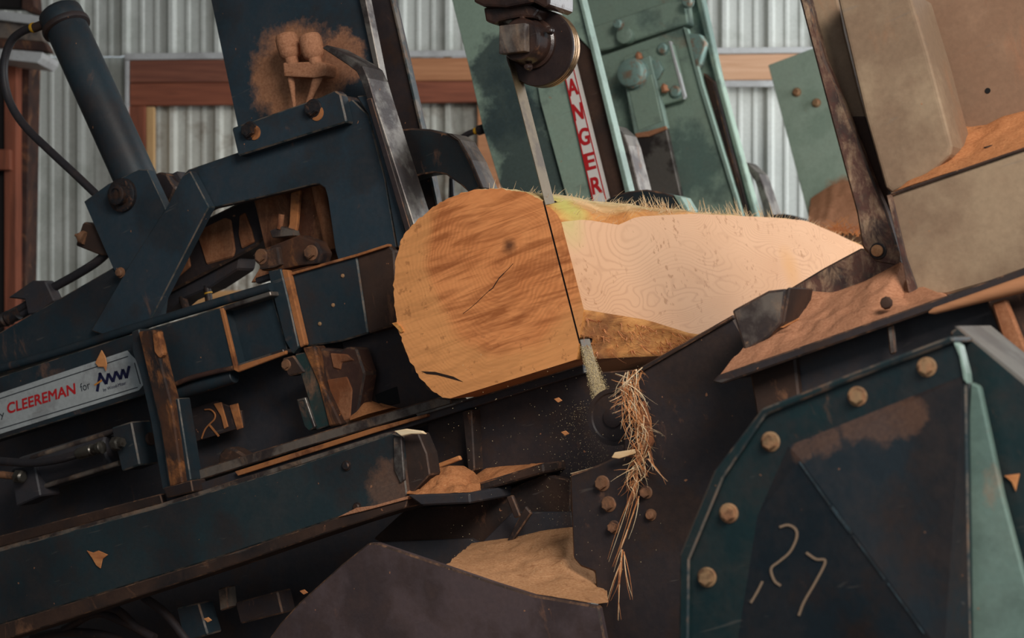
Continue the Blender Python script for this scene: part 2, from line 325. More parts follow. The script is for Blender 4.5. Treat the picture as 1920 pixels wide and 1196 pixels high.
def lathe(name, c, axis, prof, mat, parent=None, seg=32, smooth=True):
    bm = bmesh.new(); add_lathe(bm, c, axis, prof, seg); return link(name, mesh(bm, name, smooth), mat, parent)
def rod(name, a, b, r, mat, parent=None, seg=24, ch=0.1):         # straight round bar between two points, chamfered ends
    d = (b - a).length; k = r * ch
    return lathe(name, a, b - a, [(r - k, 0), (r, k), (r, d - k), (r - k, d)], mat, parent, seg)
def add_tube(bm, pts, r, seg=10, r2=None):
    n = len(pts); prev = None; u = None
    for i, p in enumerate(pts):
        d = (pts[min(i + 1, n - 1)] - pts[max(i - 1, 0)]).normalized()
        u = d.orthogonal().normalized() if u is None else (u - d * u.dot(d)).normalized()
        v = d.cross(u); rr = r if r2 is None else r + (r2 - r) * i / (n - 1)
        ring = [bm.verts.new(p + (u * math.cos(a) + v * math.sin(a)) * rr) for a in [2 * math.pi * k / seg for k in range(seg)]]
        if prev:
            for k in range(seg): bm.faces.new((prev[k], prev[(k + 1) % seg], ring[(k + 1) % seg], ring[k]))
        else: bm.faces.new(ring[::-1])
        prev = ring
    bm.faces.new(prev)
def smoothpath(pts, k=6):
    out = []; P = [pts[0] * 2 - pts[1]] + list(pts) + [pts[-1] * 2 - pts[-2]]
    for i in range(1, len(P) - 2):
        for j in range(k):
            t = j / k; a, b, c, d = P[i - 1], P[i], P[i + 1], P[i + 2]
            out.append(0.5 * ((2 * b) + (c - a) * t + (2 * a - 5 * b + 4 * c - d) * t * t + (3 * b - a - 3 * c + d) * t ** 3))
    out.append(pts[-1]); return out
def tube(name, pts, r, mat, parent=None, k=6, seg=12):
    bm = bmesh.new(); add_tube(bm, smoothpath(pts, k), r, seg); return link(name, mesh(bm, name, True), mat, parent)
def bolt(parent, px, py, l, rpx, mat='bolt_dusty', h=0.012, washer=True, name='bolt', sides=6, rot=0.3, wmat=None):
    """hexagon head on a washer, standing proud of the plate whose face lies at l"""
    c = PL(px, py, l); r = rpx * mpp(px, py, l); bm = bmesh.new()
    if washer: add_lathe(bm, c + L * 0.001, -L, [(r * 1.35, 0), (r * 1.35, 0.003), (r * 1.2, 0.004)], 24)
    ax = -L; u, v = S, N
    R = [c + (u * math.cos(rot + 2 * math.pi * i / sides) + v * math.sin(rot + 2 * math.pi * i / sides)) * r for i in range(sides)]
    b0 = len(bm.verts); add_prism(bm, R, ax * h); bm.verts.ensure_lookup_table()
    bmesh.ops.recalc_face_normals(bm, faces=bm.faces)
    top = [e for e in bm.edges if all(vv.index >= 0 for vv in e.verts) and all((vv.co - c).dot(ax) > h * 0.95 for vv in e.verts)]
    if top: bmesh.ops.bevel(bm, geom=top, offset=r * 0.14, segments=2, affect='EDGES', clamp_overlap=True)
    return link(name, mesh(bm, name), mat, parent)
def roundbolt(parent, px, py, l, rpx, mat, h=0.01, name='bolt'):
    r = rpx * mpp(px, py, l); return lathe(name, PL(px, py, l), -L, [(r * 1.25, -0.002), (r * 1.25, 0.002), (r, 0.0022), (r, h * 0.7), (r * 0.75, h), (0, h * 1.05)], mat, parent, 20)
def heap(name, front, lf, back, lb, mat, parent=None, rows=14, cols=40, amp=0.008, down=0.004, label=None):
    """sawdust lying between a front line (pixels on plane lf) and a rear line (pixels on plane lb); both resampled to the same count"""
    def resample(pl, n):
        d = [0]
        for a, b in zip(pl, pl[1:]): d.append(d[-1] + (b - a).length)
        out = []
        for i in range(n):
            t = d[-1] * i / (n - 1); k = max(j for j in range(len(d)) if d[j] <= t + 1e-9); k = min(k, len(pl) - 2)
            out.append(pl[k].lerp(pl[k + 1], (t - d[k]) / max(1e-9, d[k + 1] - d[k])))
        return out
    A = resample([PL(x, y, lf) for x, y in front], cols); B = resample([PL(x, y, lb) for x, y in back], cols)
    bm = bmesh.new(); g = []
    for j in range(rows + 1):
        t = j / rows; row = []
        for i in range(cols):
            p = A[i].lerp(B[i], t); e = min(1, 4 * t * (1 - t) + 0.15)
            p = p + N * (amp * e * (noise.fractal(p * 22, 1.0, 2.0, 4)))
            row.append(bm.verts.new(p))
        g.append(row)
    for j in range(rows):
        for i in range(cols - 1): bm.faces.new((g[j][i], g[j][i + 1], g[j + 1][i + 1], g[j + 1][i]))
    edge = g[0] + [r[-1] for r in g[1:]] + g[-1][::-1][1:] + [r[0] for r in g[::-1][1:-1]]
    low = [bm.verts.new(v.co + L * 0.05 - Vector((0, 0, down))) for v in edge]; n = len(edge)
    for i in range(n): bm.faces.new((edge[i], edge[(i + 1) % n], low[(i + 1) % n], low[i]))
    bm.faces.new(low)
    me = mesh(bm, name, True); return link(name, me, mat, parent)
def text(s, p0, p1, hpx, l, mat, parent, name, bold=0.0, shear=0.0, up=None):
    """flat lettering on a plane facing along -L, from baseline pixel p0 to p1, hpx tall"""
    cu = bpy.data.curves.new(name, 'FONT'); cu.body = s; cu.size = 1; cu.shear = shear; cu.extrude = 0
    o = bpy.data.objects.new(name, cu); COL.objects.link(o); dg = bpy.context.evaluated_depsgraph_get()
    me = bpy.data.meshes.new_from_object(o.evaluated_get(dg)); bpy.data.objects.remove(o)
    xs = [v.co.x for v in me.vertices]; ys = [v.co.y for v in me.vertices]; x0, x1 = min(xs), max(xs); 
    A, B = PL(*p0, l), PL(*p1, l); X = (B - A); w = X.length; X.normalize(); Y = (-L).cross(X)
    hm = hpx * mpp(*p0, l); cap = 0.70
    for v in me.vertices: v.co = A + X * ((v.co.x - x0) / (x1 - x0) * w) + Y * (v.co.y / cap * hm)
    if bold:                                                    # heavier face: the letters repeated with small shifts
        bm = bmesh.new(); bm.from_mesh(me); base = bm.faces[:]
        for dx, dy in ((bold, 0), (bold, bold), (0, bold)):
            g = bmesh.ops.duplicate(bm, geom=base)['geom']; bmesh.ops.translate(bm, verts=[x for x in g if isinstance(x, bmesh.types.BMVert)], vec=X * dx * hm * 8 + Y * dy * hm * 8 - L * 0.00003 * (1 + dx * 10 + dy * 20))
        bm.to_mesh(me); bm.free()
    return link(name, me, mat, parent)
def strands(name, specs, mat, parent=None, smooth=False):
    """thin flat-sided splinters: (root, tip, width, sag vector)"""
    bm = bmesh.new()
    for a, b, w, sag in specs:
        d = (b - a); u = d.orthogonal().normalized(); v = d.normalized().cross(u); k = 4; prev = None
        for i in range(k + 1):
            t = i / k; p = a.lerp(b, t) + sag * (4 * t * (1 - t)); ww = w * (1 - 0.8 * t)
            ring = [bm.verts.new(p + u * ww), bm.verts.new(p + (v * 0.87 - u * 0.5) * ww), bm.verts.new(p - (v * 0.87 + u * 0.5) * ww)]
            if prev:
                for q in range(3): bm.faces.new((prev[q], prev[(q + 1) % 3], ring[(q + 1) % 3], ring[q]))
            prev = ring
    return link(name, mesh(bm, name), mat, parent)

# ================================================================== the shed
WY = 9.5
def sheet_mesh(w, z0, z1, pitch=0.25):
    """one ribbed metal sheet, w wide, facing -Y; tall ribs every pitch with two low ribs between"""
    prof = [(0, 0)]; x = 0.0
    while x < w - 1e-6:
        for a, h in ((0.000, -0.026), (0.022, -0.026), (0.040, 0), (0.085, 0), (0.093, -0.007), (0.108, -0.007), (0.116, 0), (0.165, 0), (0.173, -0.007), (0.188, -0.007), (0.196, 0), (0.232, 0)):
            prof.append((x + a, h))
        x += pitch
    prof.append((w, -0.026)); prof = prof[1:]
    bm = bmesh.new(); A = [bm.verts.new((px, h, z0)) for px, h in prof]; B = [bm.verts.new((px, h, z1)) for px, h in prof]
    C = [bm.verts.new((px, h + 0.0015, z0)) for px, h in prof]; D = [bm.verts.new((px, h + 0.0015, z1)) for px, h in prof]
    for i in range(len(prof) - 1):
        bm.faces.new((A[i], A[i + 1], B[i + 1], B[i])); bm.faces.new((C[i + 1], C[i], D[i], D[i + 1]))
        bm.faces.new((B[i], B[i + 1], D[i + 1], D[i])); bm.faces.new((A[i + 1], A[i], C[i], C[i + 1]))
    bm.faces.new((A[0], B[0], D[0], C[0])); bm.faces.new((A[-1], C[-1], D[-1], B[-1]))
    me = bpy.data.meshes.new('corrugated_sheet'); bm.to_mesh(me); bm.free(); return me
wall = struct('wall_back', 'pale ribbed metal wall behind the sawmill')
X0 = PY(235, 0, WY).x - 0.011
zt = PY(0, 106, WY).z                                             # top of the timber header
me_hi = sheet_mesh(1.0, zt, 5.0); me_lo = sheet_mesh(1.0, 0.0, zt); me_lo2 = sheet_mesh(1.0, 0.0, zt)
for k in range(-4, 9):
    for me, dy, m in ((me_hi, 0.0, 'galv'), (me_lo2 if -1 < k < 2 else me_lo, 0.03, 'galv_stained' if -1 < k < 2 else 'galv')):
        if not me.materials: me.materials.append(M[m])
        o = bpy.data.objects.new('corrugated_sheet', me); COL.objects.link(o); o.parent = wall; o.location = (X0 + k, WY + dy, 0); o['_at'] = tuple(o.location)
hd = struct('trim_1', 'timber header boards across the metal wall')
prismY('plank', [(243, 113), (600, 110), (600, 153), (243, 155)], WY - 0.07, 0.05, 'plank_shaded', hd, 0.004)  # left half of one board, darkened in colour for the dimmer light there
prismY('plank', [(601, 110), (1000, 107), (1000, 150), (601, 153)], WY - 0.07, 0.05, 'plank_orange', hd, 0.004)
prismY('plank', [(243, 156), (1000, 151), (1000, 190), (243, 198)], WY - 0.075, 0.05, 'plank_red', hd, 0.004)
prismY('plank', [(1002, 106), (1700, 98), (1700, 148), (1002, 152)], WY - 0.07, 0.05, 'plank_lit', hd, 0.004)  # paler colour stands for the brighter light on the right
prismY('plank', [(240, 199), (273, 198), (273, 600), (240, 600)], WY - 0.072, 0.05, 'plank_red_v', hd, 0.004)
prismY('plank', [(274, 200), (289, 200), (289, 600), (274, 600)], WY - 0.065, 0.04, 'plank_pale_v', hd, 0.003)
prismY('plank', [(895, 191), (938, 190), (938, 640), (895, 640)], WY - 0.072, 0.05, 'plank_orange', hd, 0.004)
prismY('plank', [(290, 548), (620, 540), (620, 575), (290, 580)], WY - 0.07, 0.05, 'plank_pale', hd, 0.004)
fl = struct('trim_2', 'grey metal flashing over the header boards')
prismY('flashing_strip', [(234, 100), (1700, 86), (1700, 97), (234, 112)], WY - 0.085, 0.02, 'flashing', fl, 0.002)
prismY('flashing_strip', [(234, 113), (241, 113), (241, 600), (234, 600)], WY - 0.085, 0.02, 'flashing', fl, 0.002)
prismY('flashing_strip', [(1002, 153), (1700, 149), (1700, 161), (1002, 165)], WY - 0.08, 0.02, 'flashing', fl, 0.002)
def slab(name, lo, hi, mat, label):
    bm = bmesh.new(); bmesh.ops.create_cube(bm, size=1)
    for v in bm.verts: v.co = Vector([lo[i] + (hi[i] - lo[i]) * (v.co[i] + 0.5) for i in range(3)])
    o = link(name, mesh(bm, name), mat); o['kind'] = 'structure'; o['label'] = label; return o
M['concrete'] = steel('dusty_concrete', lin(90, 82, 76), 0.3, lin(70, 64, 60), 0.4, 0.9, scale=2)
M['roof'] = steel('roof_underside', lin(120, 116, 110), 0.05, lin(100, 96, 90), 0.3, 0.8)
slab('floor', (-6, -3, -0.1), (7, 10, 0), 'concrete', 'dusty concrete floor of the shed')
slab('ceiling', (-6, 0.8, 4.9), (4.5, 10, 5.0), 'roof', 'dark roof underside of the shed')
slab('wall_left', (-6.1, -3, 0), (-6, 10, 5), 'roof', 'dim side wall of the shed')

post = thing('steel_column', 'rusty brown steel column by the metal wall at the left edge', 'column')
prismY('web', [(-60, 95), (8, 95), (8, 640), (-60, 640)], 8.6, 0.2, 'shade', post)
prismY('flange', [(8, 95), (30, 95), (30, 640), (8, 640)], 8.55, 0.15, 'plank_red_v', post)
prismY('flange', [(30, 95), (56, 95), (46, 640), (22, 640)], 8.65, 0.2, 'rust', post)
prismY('cross_piece', [(-60, 280), (18, 280), (18, 318), (-60, 318)], 8.5, 0.05, 'plank_red_v', post)
gird = thing('overhead_beam', 'grey steel beam with brown edges running in at the top left corner', 'beam')
prismY('upper_flange', [(-60, 12), (75, 30), (90, 42), (70, 46), (-60, 30)], 8.3, 0.3, 'flashing', gird)
prismY('web', [(-60, 31), (70, 46), (82, 78), (-60, 66)], 8.34, 0.1, 'dark_worn', gird)
prismY('rust_band', [(-60, 66), (84, 79), (92, 96), (-60, 86)], 8.33, 0.1, 'rust', gird)
prismY('lower_flange', [(-60, 86), (80, 98), (78, 108), (70, 118), (-60, 104)], 8.3, 0.3, 'flashing', gird)
uc = thing('brown_girder', 'dark brown girder end above the grey beam in the top left corner', 'beam')
prismY('web', [(-60, -30), (40, -30), (40, 14), (-60, 10)], 8.5, 0.1, 'shade', uc)
prismY('flange', [(41, -30), (60, -30), (64, 12), (84, 26), (78, 30), (41, 16)], 8.45, 0.15, 'rust', uc)

# ================================================================== the log
SF, NF, SK = 0.226, -0.206, 0.195
front_px = [(1055, 415), (1046, 400), (1032, 388), (1016, 375), (1000, 366), (980, 359), (960, 356), (940, 353), (920, 353), (895, 355), (870, 360), (850, 367), (830, 376), (812, 388), (795, 402), (780, 414), (765, 430), (752, 449), (747, 466), (741, 490), (740, 512), (737, 535), (738, 560), (741, 585), (743, 604), (749, 628), (757, 650), (764, 668), (775, 688), (786, 707), (800, 722), (814, 736), (830, 745), (845, 748)]
arc = [Vector(loc(PL(x, y, 0))[:2]) for x, y in front_px]
_f = smoothpath([Vector((p.x, p.y, 0)) for p in arc], 4)
arc = [p.to_2d() for p in _f]
wane_t = [(0, .100), (.12, .112), (.30, .108), (.42, .135), (.79, .163), (1.4, .184), (1.68, .190), (1.95, .16), (2.2, .125), (2.5, .06)]
wane_b = [(0, -.104), (.32, -.128), (.57, -.165), (1.2, -.17), (2.5, -.15)]
def itp(tab, x):
    for (a, b), (c, d) in zip(tab, tab[1:]):
        if x <= c: return b + (d - b) * (x - a) / (c - a)
    return tab[-1][1]
def section(l):
    nt, nb = itp(wane_t, l), itp(wane_b, l); k = 1 - 0.035 * l; pts = []; mats = []
    if l > 1.7: k -= 0.10 * (l - 1.7) ** 1.2
    cen = Vector((0.0, 0.0)); jit = min(1, l * 8)
    for i in range(8): t = i / 8; pts.append(Vector((SF, nb + (nt - nb) * t))); mats.append(2)
    A = [cen + (p - cen) * k for p in arc]; d0 = Vector((SF, nt)) - A[0]; m = len(A)
    for i, p in enumerate(A):
        w = max(0.0, 1 - i / 28.0) ** 1.5; q = p + d0 * w
        q += (p - cen).normalized() * (0.010 * jit * (noise.noise(Vector((p.x * 9, p.y * 9, l * 5))) if 0 < i < m - 1 else 0))
        rag = (0.0035 * noise.noise(Vector((i * 0.45, l * 13, 3.1))) + 0.003 * noise.noise(Vector((i * 1.3, l * 30, 8.1)))) if 6 < i < m - 4 else 0
        q += (p - cen).normalized() * rag
        q.x = min(q.x, SF); q.y = max(q.y, NF); pts.append(q); mats.append(0)
    mats[-1] = 3; lc = pts[-1]; rc = Vector((0.178, NF))
    for i in range(1, 6): pts.append(Vector((lc.x + (rc.x - lc.x) * i / 5, NF))); mats.append(3)
    mats[-1] = 0
    for i in range(1, 6):
        t = i / 6; q = rc.lerp(Vector((SF, nb)), t); q.x += 0.012 * jit * noise.noise(Vector((i * 0.6, l * 9, 7))) - 0.006 * jit * math.sin(t * 3.14); pts.append(q); mats.append(0)
    return pts, mats
ls = [0, 0.006, 0.03, 0.06, 0.1] + [0.15 + 0.05 * i for i in range(48)]
bm = bmesh.new(); rings = []
for l in ls:
    pts, mats = section(max(0, l)); e = 0.996 if l == 0 else 1
    rings.append([bm.verts.new(glob(p.x * e, p.y * e, l)) for p in pts])
n = len(rings[0])
for A, B in zip(rings, rings[1:]):
    for i in range(n):
        f = bm.faces.new((A[i], A[(i + 1) % n], B[(i + 1) % n], B[i])); f.material_index = mats[i]; f.smooth = mats[i] == 0
f = bm.faces.new(rings[0][::-1]); f.material_index = 1; f = bm.faces.new(rings[-1]); f.material_index = 1
bmesh.ops.recalc_face_normals(bm, faces=bm.faces)
log_me = bpy.data.meshes.new('log_body'); bm.to_mesh(log_me); bm.free()
M['log_bottom'] = steel('sawn_underside', lin(176, 116, 70), 0.1, lin(140, 88, 52), 0.4, 0.8); M['kerf'] = flat('scorched_kerf', lin(40, 24, 18), 0.9)
LM = ['log_bark', 'log_end', 'log_sawn', 'log_bottom', 'kerf']
for k in LM: log_me.materials.append(M[k])
# the saw cut: a real slot, open at the log's near end
bm = bmesh.new(); add_prism(bm, [glob(SK + a, b, -0.02) for a, b in ((-0.0022, -0.4), (0.0022, -0.4), (0.0022, 0.4), (-0.0022, 0.4))], L * 0.085); bmesh.ops.recalc_face_normals(bm, faces=bm.faces)
for f in bm.faces: f.material_index = 4
cut_me = bpy.data.meshes.new('cut'); bm.to_mesh(cut_me); bm.free()
for k in LM: cut_me.materials.append(M[k])
lo_ = bpy.data.objects.new('tmp_log', log_me); cu_ = bpy.data.objects.new('tmp_cut', cut_me); COL.objects.link(lo_); COL.objects.link(cu_)
md = lo_.modifiers.new('b', 'BOOLEAN'); md.operation = 'DIFFERENCE'; md.solver = 'EXACT'; md.object = cu_
cutlog = bpy.data.meshes.new_from_object(lo_.evaluated_get(bpy.context.evaluated_depsgraph_get()))
bpy.data.objects.remove(lo_); bpy.data.objects.remove(cu_)
log = thing('log', 'debarked log with orange end grain and a pale sawn side under the saw band', 'log')
link('log_body', cutlog, None, log)
# drying crack across the end
bm = bmesh.new(); ck = [(868, 588), (880, 579), (893, 568), (905, 556), (917, 545), (924, 540), (930, 530), (936, 521), (945, 512), (955, 502), (962, 494)]
for i, ((x, y), (x2, y2)) in enumerate(zip(ck, ck[1:])):
    w = 1.2 if 3 < i < 8 else 0.7; add_prism(bm, [PL(a, b, -0.0006) for a, b in seg2((x, y), (x2, y2), w * 1.3)], L * 0.002)
tag(link('drying_crack', mesh(bm, 'drying_crack'), 'kerf', log), 'thin dark crack across the end grain')
bm = bmesh.new(); add_prism(bm, [PL(a, b, -0.0008) for a, b in [(790, 696), (815, 697), (850, 706), (868, 716), (846, 710), (820, 703), (800, 701)]], L * 0.002)
tag(link('split', mesh(bm, 'split'), 'kerf', log), 'dark split in the lower rim of the end grain')
prism('splinter', [(734, 606), (742, 604), (752, 612), (757, 622), (751, 624), (744, 616)], -0.004, 0.01, 'log_bark', log, 0.001)
# loose fibres along the upper edge and the lower torn edge
sp = []
for i in range(620):
    l = random.uniform(0.0, 2.2); pts, _ = section(l); k = random.randint(8, 44); p = pts[k]
    a = glob(p.x, p.y, l); out = glob(p.x * 1.1, p.y * 1.1, l) - a; out.normalize()
    ln = random.uniform(0.008, 0.03) * (1.7 if random.random() < 0.12 else 1)
    d = (out * random.uniform(0.15, 0.8) + L * random.uniform(-1, 1) + S * random.uniform(-0.3, 0.6)).normalized()
    sp.append((a - out * 0.004, a + d * ln, random.uniform(0.0005, 0.0011), Vector((0, 0, 1)) * random.uniform(-0.004, 0.006)))
for i in range(90):                                                # torn tufts
    l = random.choice((0.62, 0.64, 0.9, 1.15, 1.4)) + random.uniform(-0.03, 0.03); pts, _ = section(l); p = pts[random.randint(8, 28)]
    a = glob(p.x, p.y, l); sp.append((a, a + (N * random.uniform(0.2, 1) + L * random.uniform(-0.8, 0.4)).normalized() * random.uniform(0.02, 0.055), 0.0014, Vector((0, 0, 0))))
tag(strands('bark_fibres', sp, 'fibre', log), 'loose pale fibres bristling along the top of the log', kind='stuff')
sp = []
for i in range(260):
    l = random.uniform(0.0, 0.9); pts, _ = section(l); p = pts[random.choice((-5, -4, -3, -2, -1))]; a = glob(p.x, p.y, l)
    sp.append((a, a + (S * 0.35 - N * random.uniform(0.0, 0.7) + L * random.uniform(-1, 1)).normalized() * random.uniform(0.015, 0.05), random.uniform(0.0006, 0.0018), Vector((0, 0, -0.003))))
tag(strands('torn_fibres', sp, 'fibre_dark', log), 'torn orange fibres on the lower flank of the log', kind='stuff')
sp = []
for i in range(45):
    a = PL(1560 + random.uniform(-5, 50), 432 + random.uniform(0, 12), 2.1); sp.append((a, a + (S * random.uniform(-1, 1) + N * random.uniform(0, 0.9)).normalized() * random.uniform(0.03, 0.09), 0.002, Vector((0, 0, 0.006))))
tag(strands('end_splinters', sp, 'fibre_dark', log), 'orange splinters at the far end of the log', kind='stuff')

# ================================================================== saw band and its guides
bm = bmesh.new(); q = 0.0008
add_prism(bm, [glob(SK - q, -0.30, 0.004), glob(SK + q, -0.30, 0.004), glob(SK + q, 0.62, 0.004), glob(SK - q, 0.62, 0.004)], L * 0.048)
tag(link('saw_band', mesh(bm, 'saw_band'), 'blade'), 'narrow steel saw band slicing down through the log', 'saw blade')

ug = thing('upper_guide_roller', 'dark greasy guide roller at the top of the saw band', 'roller')
rc = PL(1010, 90, 0.03); r = 0.087
lathe('roller_disc', rc, L, [(0.045, 0), (0.062, 0.001), (0.078, 0.0), (r - 0.002, 0.0), (r, 0.003), (r, 0.008)], 'roller', ug, 64)
lathe('roller_rim', rc, L, [(r - 0.003, 0.008), (r, 0.009), (r, 0.013), (r - 0.0025, 0.014), (r - 0.0025, 0.017), (r, 0.018), (r, 0.022), (r - 0.0025, 0.023), (r - 0.0025, 0.026), (r, 0.027), (r, 0.036), (r - 0.004, 0.04)], 'roller_rim', ug, 64)
hc = PL(1000, 82, 0.03)
lathe('hub', hc, -L, [(0.058, -0.002), (0.058, 0.008), (0.052, 0.012), (0.052, 0.034), (0.049, 0.038), (0.049, 0.062), (0.045, 0.068), (0.0, 0.068)], 'greasy', ug, 40)
nutp = [(-0.034, -0.031), (0.034, -0.029), (0.033, 0.034), (-0.033, 0.033)]
c0 = hc - L * 0.068 - S * 0.006
bm = bmesh.new(); add_prism(bm, [c0 + H * a + Vector((0, 0, b)) for a, b in nutp], -L * 0.022); bmesh.ops.recalc_face_normals(bm, faces=bm.faces); bevel(bm, 0.003, 2)
tag(link('square_nut', mesh(bm, 'square_nut'), 'dark_worn', ug), 'scratched square shaft end')
for (x, y) in ((992, 126), (1032, 58), (984, 34)): roundbolt(ug, x, y, -0.005, 6, 'greasy', 0.014, 'set_screw')
prism('bracket', [(906, 14), (985, 4), (1012, 18), (1000, 34), (975, 32), (935, 40), (926, 46), (910, 40)], -0.02, 0.09, 'greasy', ug, 0.006, 2)
prism('bracket_cap', [(886, -30), (1030, -30), (1030, 8), (1020, 15), (1000, 4), (948, 14), (905, 12), (888, 4)], -0.04, 0.12, 'greasy', ug, 0.006, 2)

lg = thing('lower_guide_roller', 'dark dust-coated guide roller at the foot of the saw band', 'roller')
rc = PL(1150, 782, -0.07); r = 0.062
lathe('roller_disc', rc, L, [(0, -0.004), (0.02, -0.004), (0.022, 0.002), (0.05, 0.003), (0.053, 0), (r, 0), (r, 0.05), (r - 0.004, 0.054)], 'black', lg, 48)
lathe('hub', rc + L * 0.008, -L, [(0.022, -0.01), (0.022, 0.012), (0.014, 0.014), (0, 0.014)], 'black', lg, 20)

# sawdust thrown down beside the band
bm = bmesh.new()
for i in range(11000):
    t = random.random() ** 0.8; n_ = -0.178 - 0.14 * t; w = 0.004 + 0.026 * t * random.random()
    p = glob(SK + random.uniform(-0.35, 1) * w, n_, 0.0 + random.random() * (0.05 + 0.012 * t) - 0.004); a = random.uniform(0.0002, 0.0006)
    u = Vector((random.gauss(0, 1), random.gauss(0, 1), random.gauss(0, 1))).normalized(); v = N * -1
    vs_ = [bm.verts.new(p + u * a), bm.verts.new(p - u * a + v * a), bm.verts.new(p + v * a * 6)]
    bm.faces.new(vs_)
for i in range(2600):                                              # finer cloud falling below
    t = random.random(); p = glob(SK - 0.03 + random.gauss(0, 0.03 + 0.07 * t), -0.30 - 0.33 * t, random.gauss(0.02, 0.05)); a = random.uniform(0.0003, 0.0009)
    u = Vector((random.gauss(0, 1), random.gauss(0, 1), random.gauss(0, 1))).normalized(); v = u.orthogonal().normalized()
    bm.faces.new([bm.verts.new(p + u * a), bm.verts.new(p - u * a), bm.verts.new(p + v * a * 1.5)])
for i in range(420):                                               # motes drifting in front of the machine
    p = PL(random.uniform(820, 1260), random.uniform(640, 1100), random.uniform(-0.4, 0.1)); a = random.uniform(0.0004, 0.0012)
    u = Vector((random.gauss(0, 1), random.gauss(0, 1), random.gauss(0, 1))).normalized(); v = u.orthogonal().normalized()
    bm.faces.new([bm.verts.new(p + u * a), bm.verts.new(p - u * a), bm.verts.new(p + v * a * 1.5)])
me = bpy.data.meshes.new('sawdust_spray'); bm.to_mesh(me); bm.free()
tag(link('sawdust_spray', me, 'spray'), 'stream of pale sawdust falling from the saw band below the log', 'sawdust', kind='stuff')

# ================================================================== near knee (the log is held against it)
kn = thing('carriage_knee', 'dark blue steel knee caked with sawdust, touching the near end of the log', 'carriage knee', 'slanted carriage knees behind the log')
prism('back_plate', [(391, -20), (672, -20), (700, 100), (724, 200), (772, 440), (760, 560), (520, 560), (447, 245)], 0.42, 0.02, 'knee_back', kn)
prism('edge_strip', [(669, -20), (682, -20), (716, 150), (708, 158)], 0.40, 0.03, 'worn', kn, 0.002)
prism('rear_plate', [(690, -20), (727, -20), (786, 238), (818, 392), (786, 420), (736, 200)], 0.52, 0.04, 'black', kn)
prism('rear_flange', [(727, -20), (731, -20), (791, 240), (822, 392), (818, 392), (786, 238)], 0.51, 0.02, 'edge', kn, 0.001)
prism('side_plate', [(343, 328), (352, 318), (445, 286), (520, 262), (660, 186), (690, 215), (722, 335), (744, 464), (634, 490), (628, 470), (614, 372), (609, 353), (598, 345), (586, 346), (480, 372), (398, 390), (388, 395)], 0.28, 0.03, 'knee_near', kn, 0.003)
prism('side_flange', [(668, 180), (688, 178), (735, 330), (764, 450), (745, 466), (722, 335), (690, 215)], 0.27, 0.06, 'knee_near', kn, 0.003)
b = prism('face_bar', [(604, 90), (612, 84), (664, 112), (680, 124), (690, 146), (700, 180), (783, 440), (768, 450), (688, 186), (676, 150), (668, 134), (652, 122)], 0.25, 0.095, 'worn', kn, 0.002); b['label'] = 'worn bare steel facing bar bent over at the top'
prism('bar_shank', [(686, 186), (696, 183), (776, 450), (768, 462)], 0.244, 0.02, 'black', kn, 0.002)
cb = prism('clamp_bar', [(434, 240), (600, 182), (628, 169), (638, 176), (650, 229), (446, 293)], 0.245, 0.035, 'knee_near', kn, 0.004)
prism('end_block', [(630, 176), (652, 180), (663, 200), (654, 212), (640, 214)], 0.285, 0.05, 'rust', kn, 0.004)
bolt(kn, 469, 245, 0.245, 13, 'bolt_dark', 0.02); bolt(kn, 588, 204, 0.245, 14, 'bolt_dark', 0.02)
for (x, y, rr) in ((478, 249, 16), (595, 212, 17)): lathe('dust_ring', PL(x, y, 0.246), -L, [(rr * 0.00122, 0), (rr * 0.0012, 0.003), (rr * 0.0009, 0.004), (0, 0.004)], 'orange_dust', kn, 20)
inner = prism('inner_panel', [(476, 374), (608, 340), (650, 500), (470, 530), (500, 480)], 0.40, 0.015, 'brown_dusty', kn)
rod('inner_tube', PL(592, 330, 0.38), PL(622, 470, 0.38), 0.018, 'brown_dusty', kn)
prism('inner_strap', [(545, 362), (562, 356), (557, 420), (552, 446), (534, 444), (542, 420)], 0.36, 0.012, 'orange_dust', kn)
prism('inner_bracket', [(505, 432), (528, 424), (548, 430), (552, 442), (510, 446)], 0.345, 0.03, 'dark_worn', kn)
rod('inner_stud', PL(524, 430, 0.35), PL(528, 402, 0.35), 0.0085, 'brown_dusty', kn)
tb = prism('toe_box', [(540, 512), (560, 505), (668, 476), (690, 625), (640, 640), (574, 650)], 0.26, 0.12, 'beam', kn, 0.004)
prism('toe_box_end', [(668, 476), (728, 458), (738, 470), (748, 608), (700, 622), (690, 625)], 0.262, 0.12, 'brown_dark', kn, 0.004)
prism('toe_lip', [(540, 512), (668, 476), (727, 457), (727, 462), (668, 481), (541, 517)], 0.25, 0.02, 'orange_dust', kn, 0.001)
for (x, y) in ((643, 517), (600, 607), (625, 572)): roundbolt(kn, x, y, 0.26, 3, 'bolt_dusty', 0.004, 'rivet')
prism('under_plate', [(640, 640), (748, 608), (756, 650), (800, 726), (838, 748), (700, 786), (668, 790)], 0.30, 0.03, 'black', kn, 0.003)
prism('slot', [(702, 740), (744, 724), (750, 756), (708, 766)], 0.298, 0.01, 'hole', kn, 0.002)

dog = thing('log_dog', 'dark curved log hook reaching over the near top of the log from the dusty knee', 'log hook', 'curved log hooks on the knees')
prism('hook', [(738, 244), (770, 240), (806, 242), (838, 251), (860, 262), (880, 300), (902, 352), (880, 362), (862, 346), (836, 328), (815, 324), (790, 328), (762, 338)], 0.40, 0.06, 'hook', dog, 0.005, 2)
prism('hook_edge', [(836, 250), (846, 250), (862, 262), (884, 300), (906, 352), (901, 354), (878, 302), (858, 264)], 0.39, 0.08, 'dark_worn', dog, 0.002)
rod('hook_rod', PL(846, 335, 0.5), PL(848, 372, 0.5), 0.006, 'black_clean', dog)

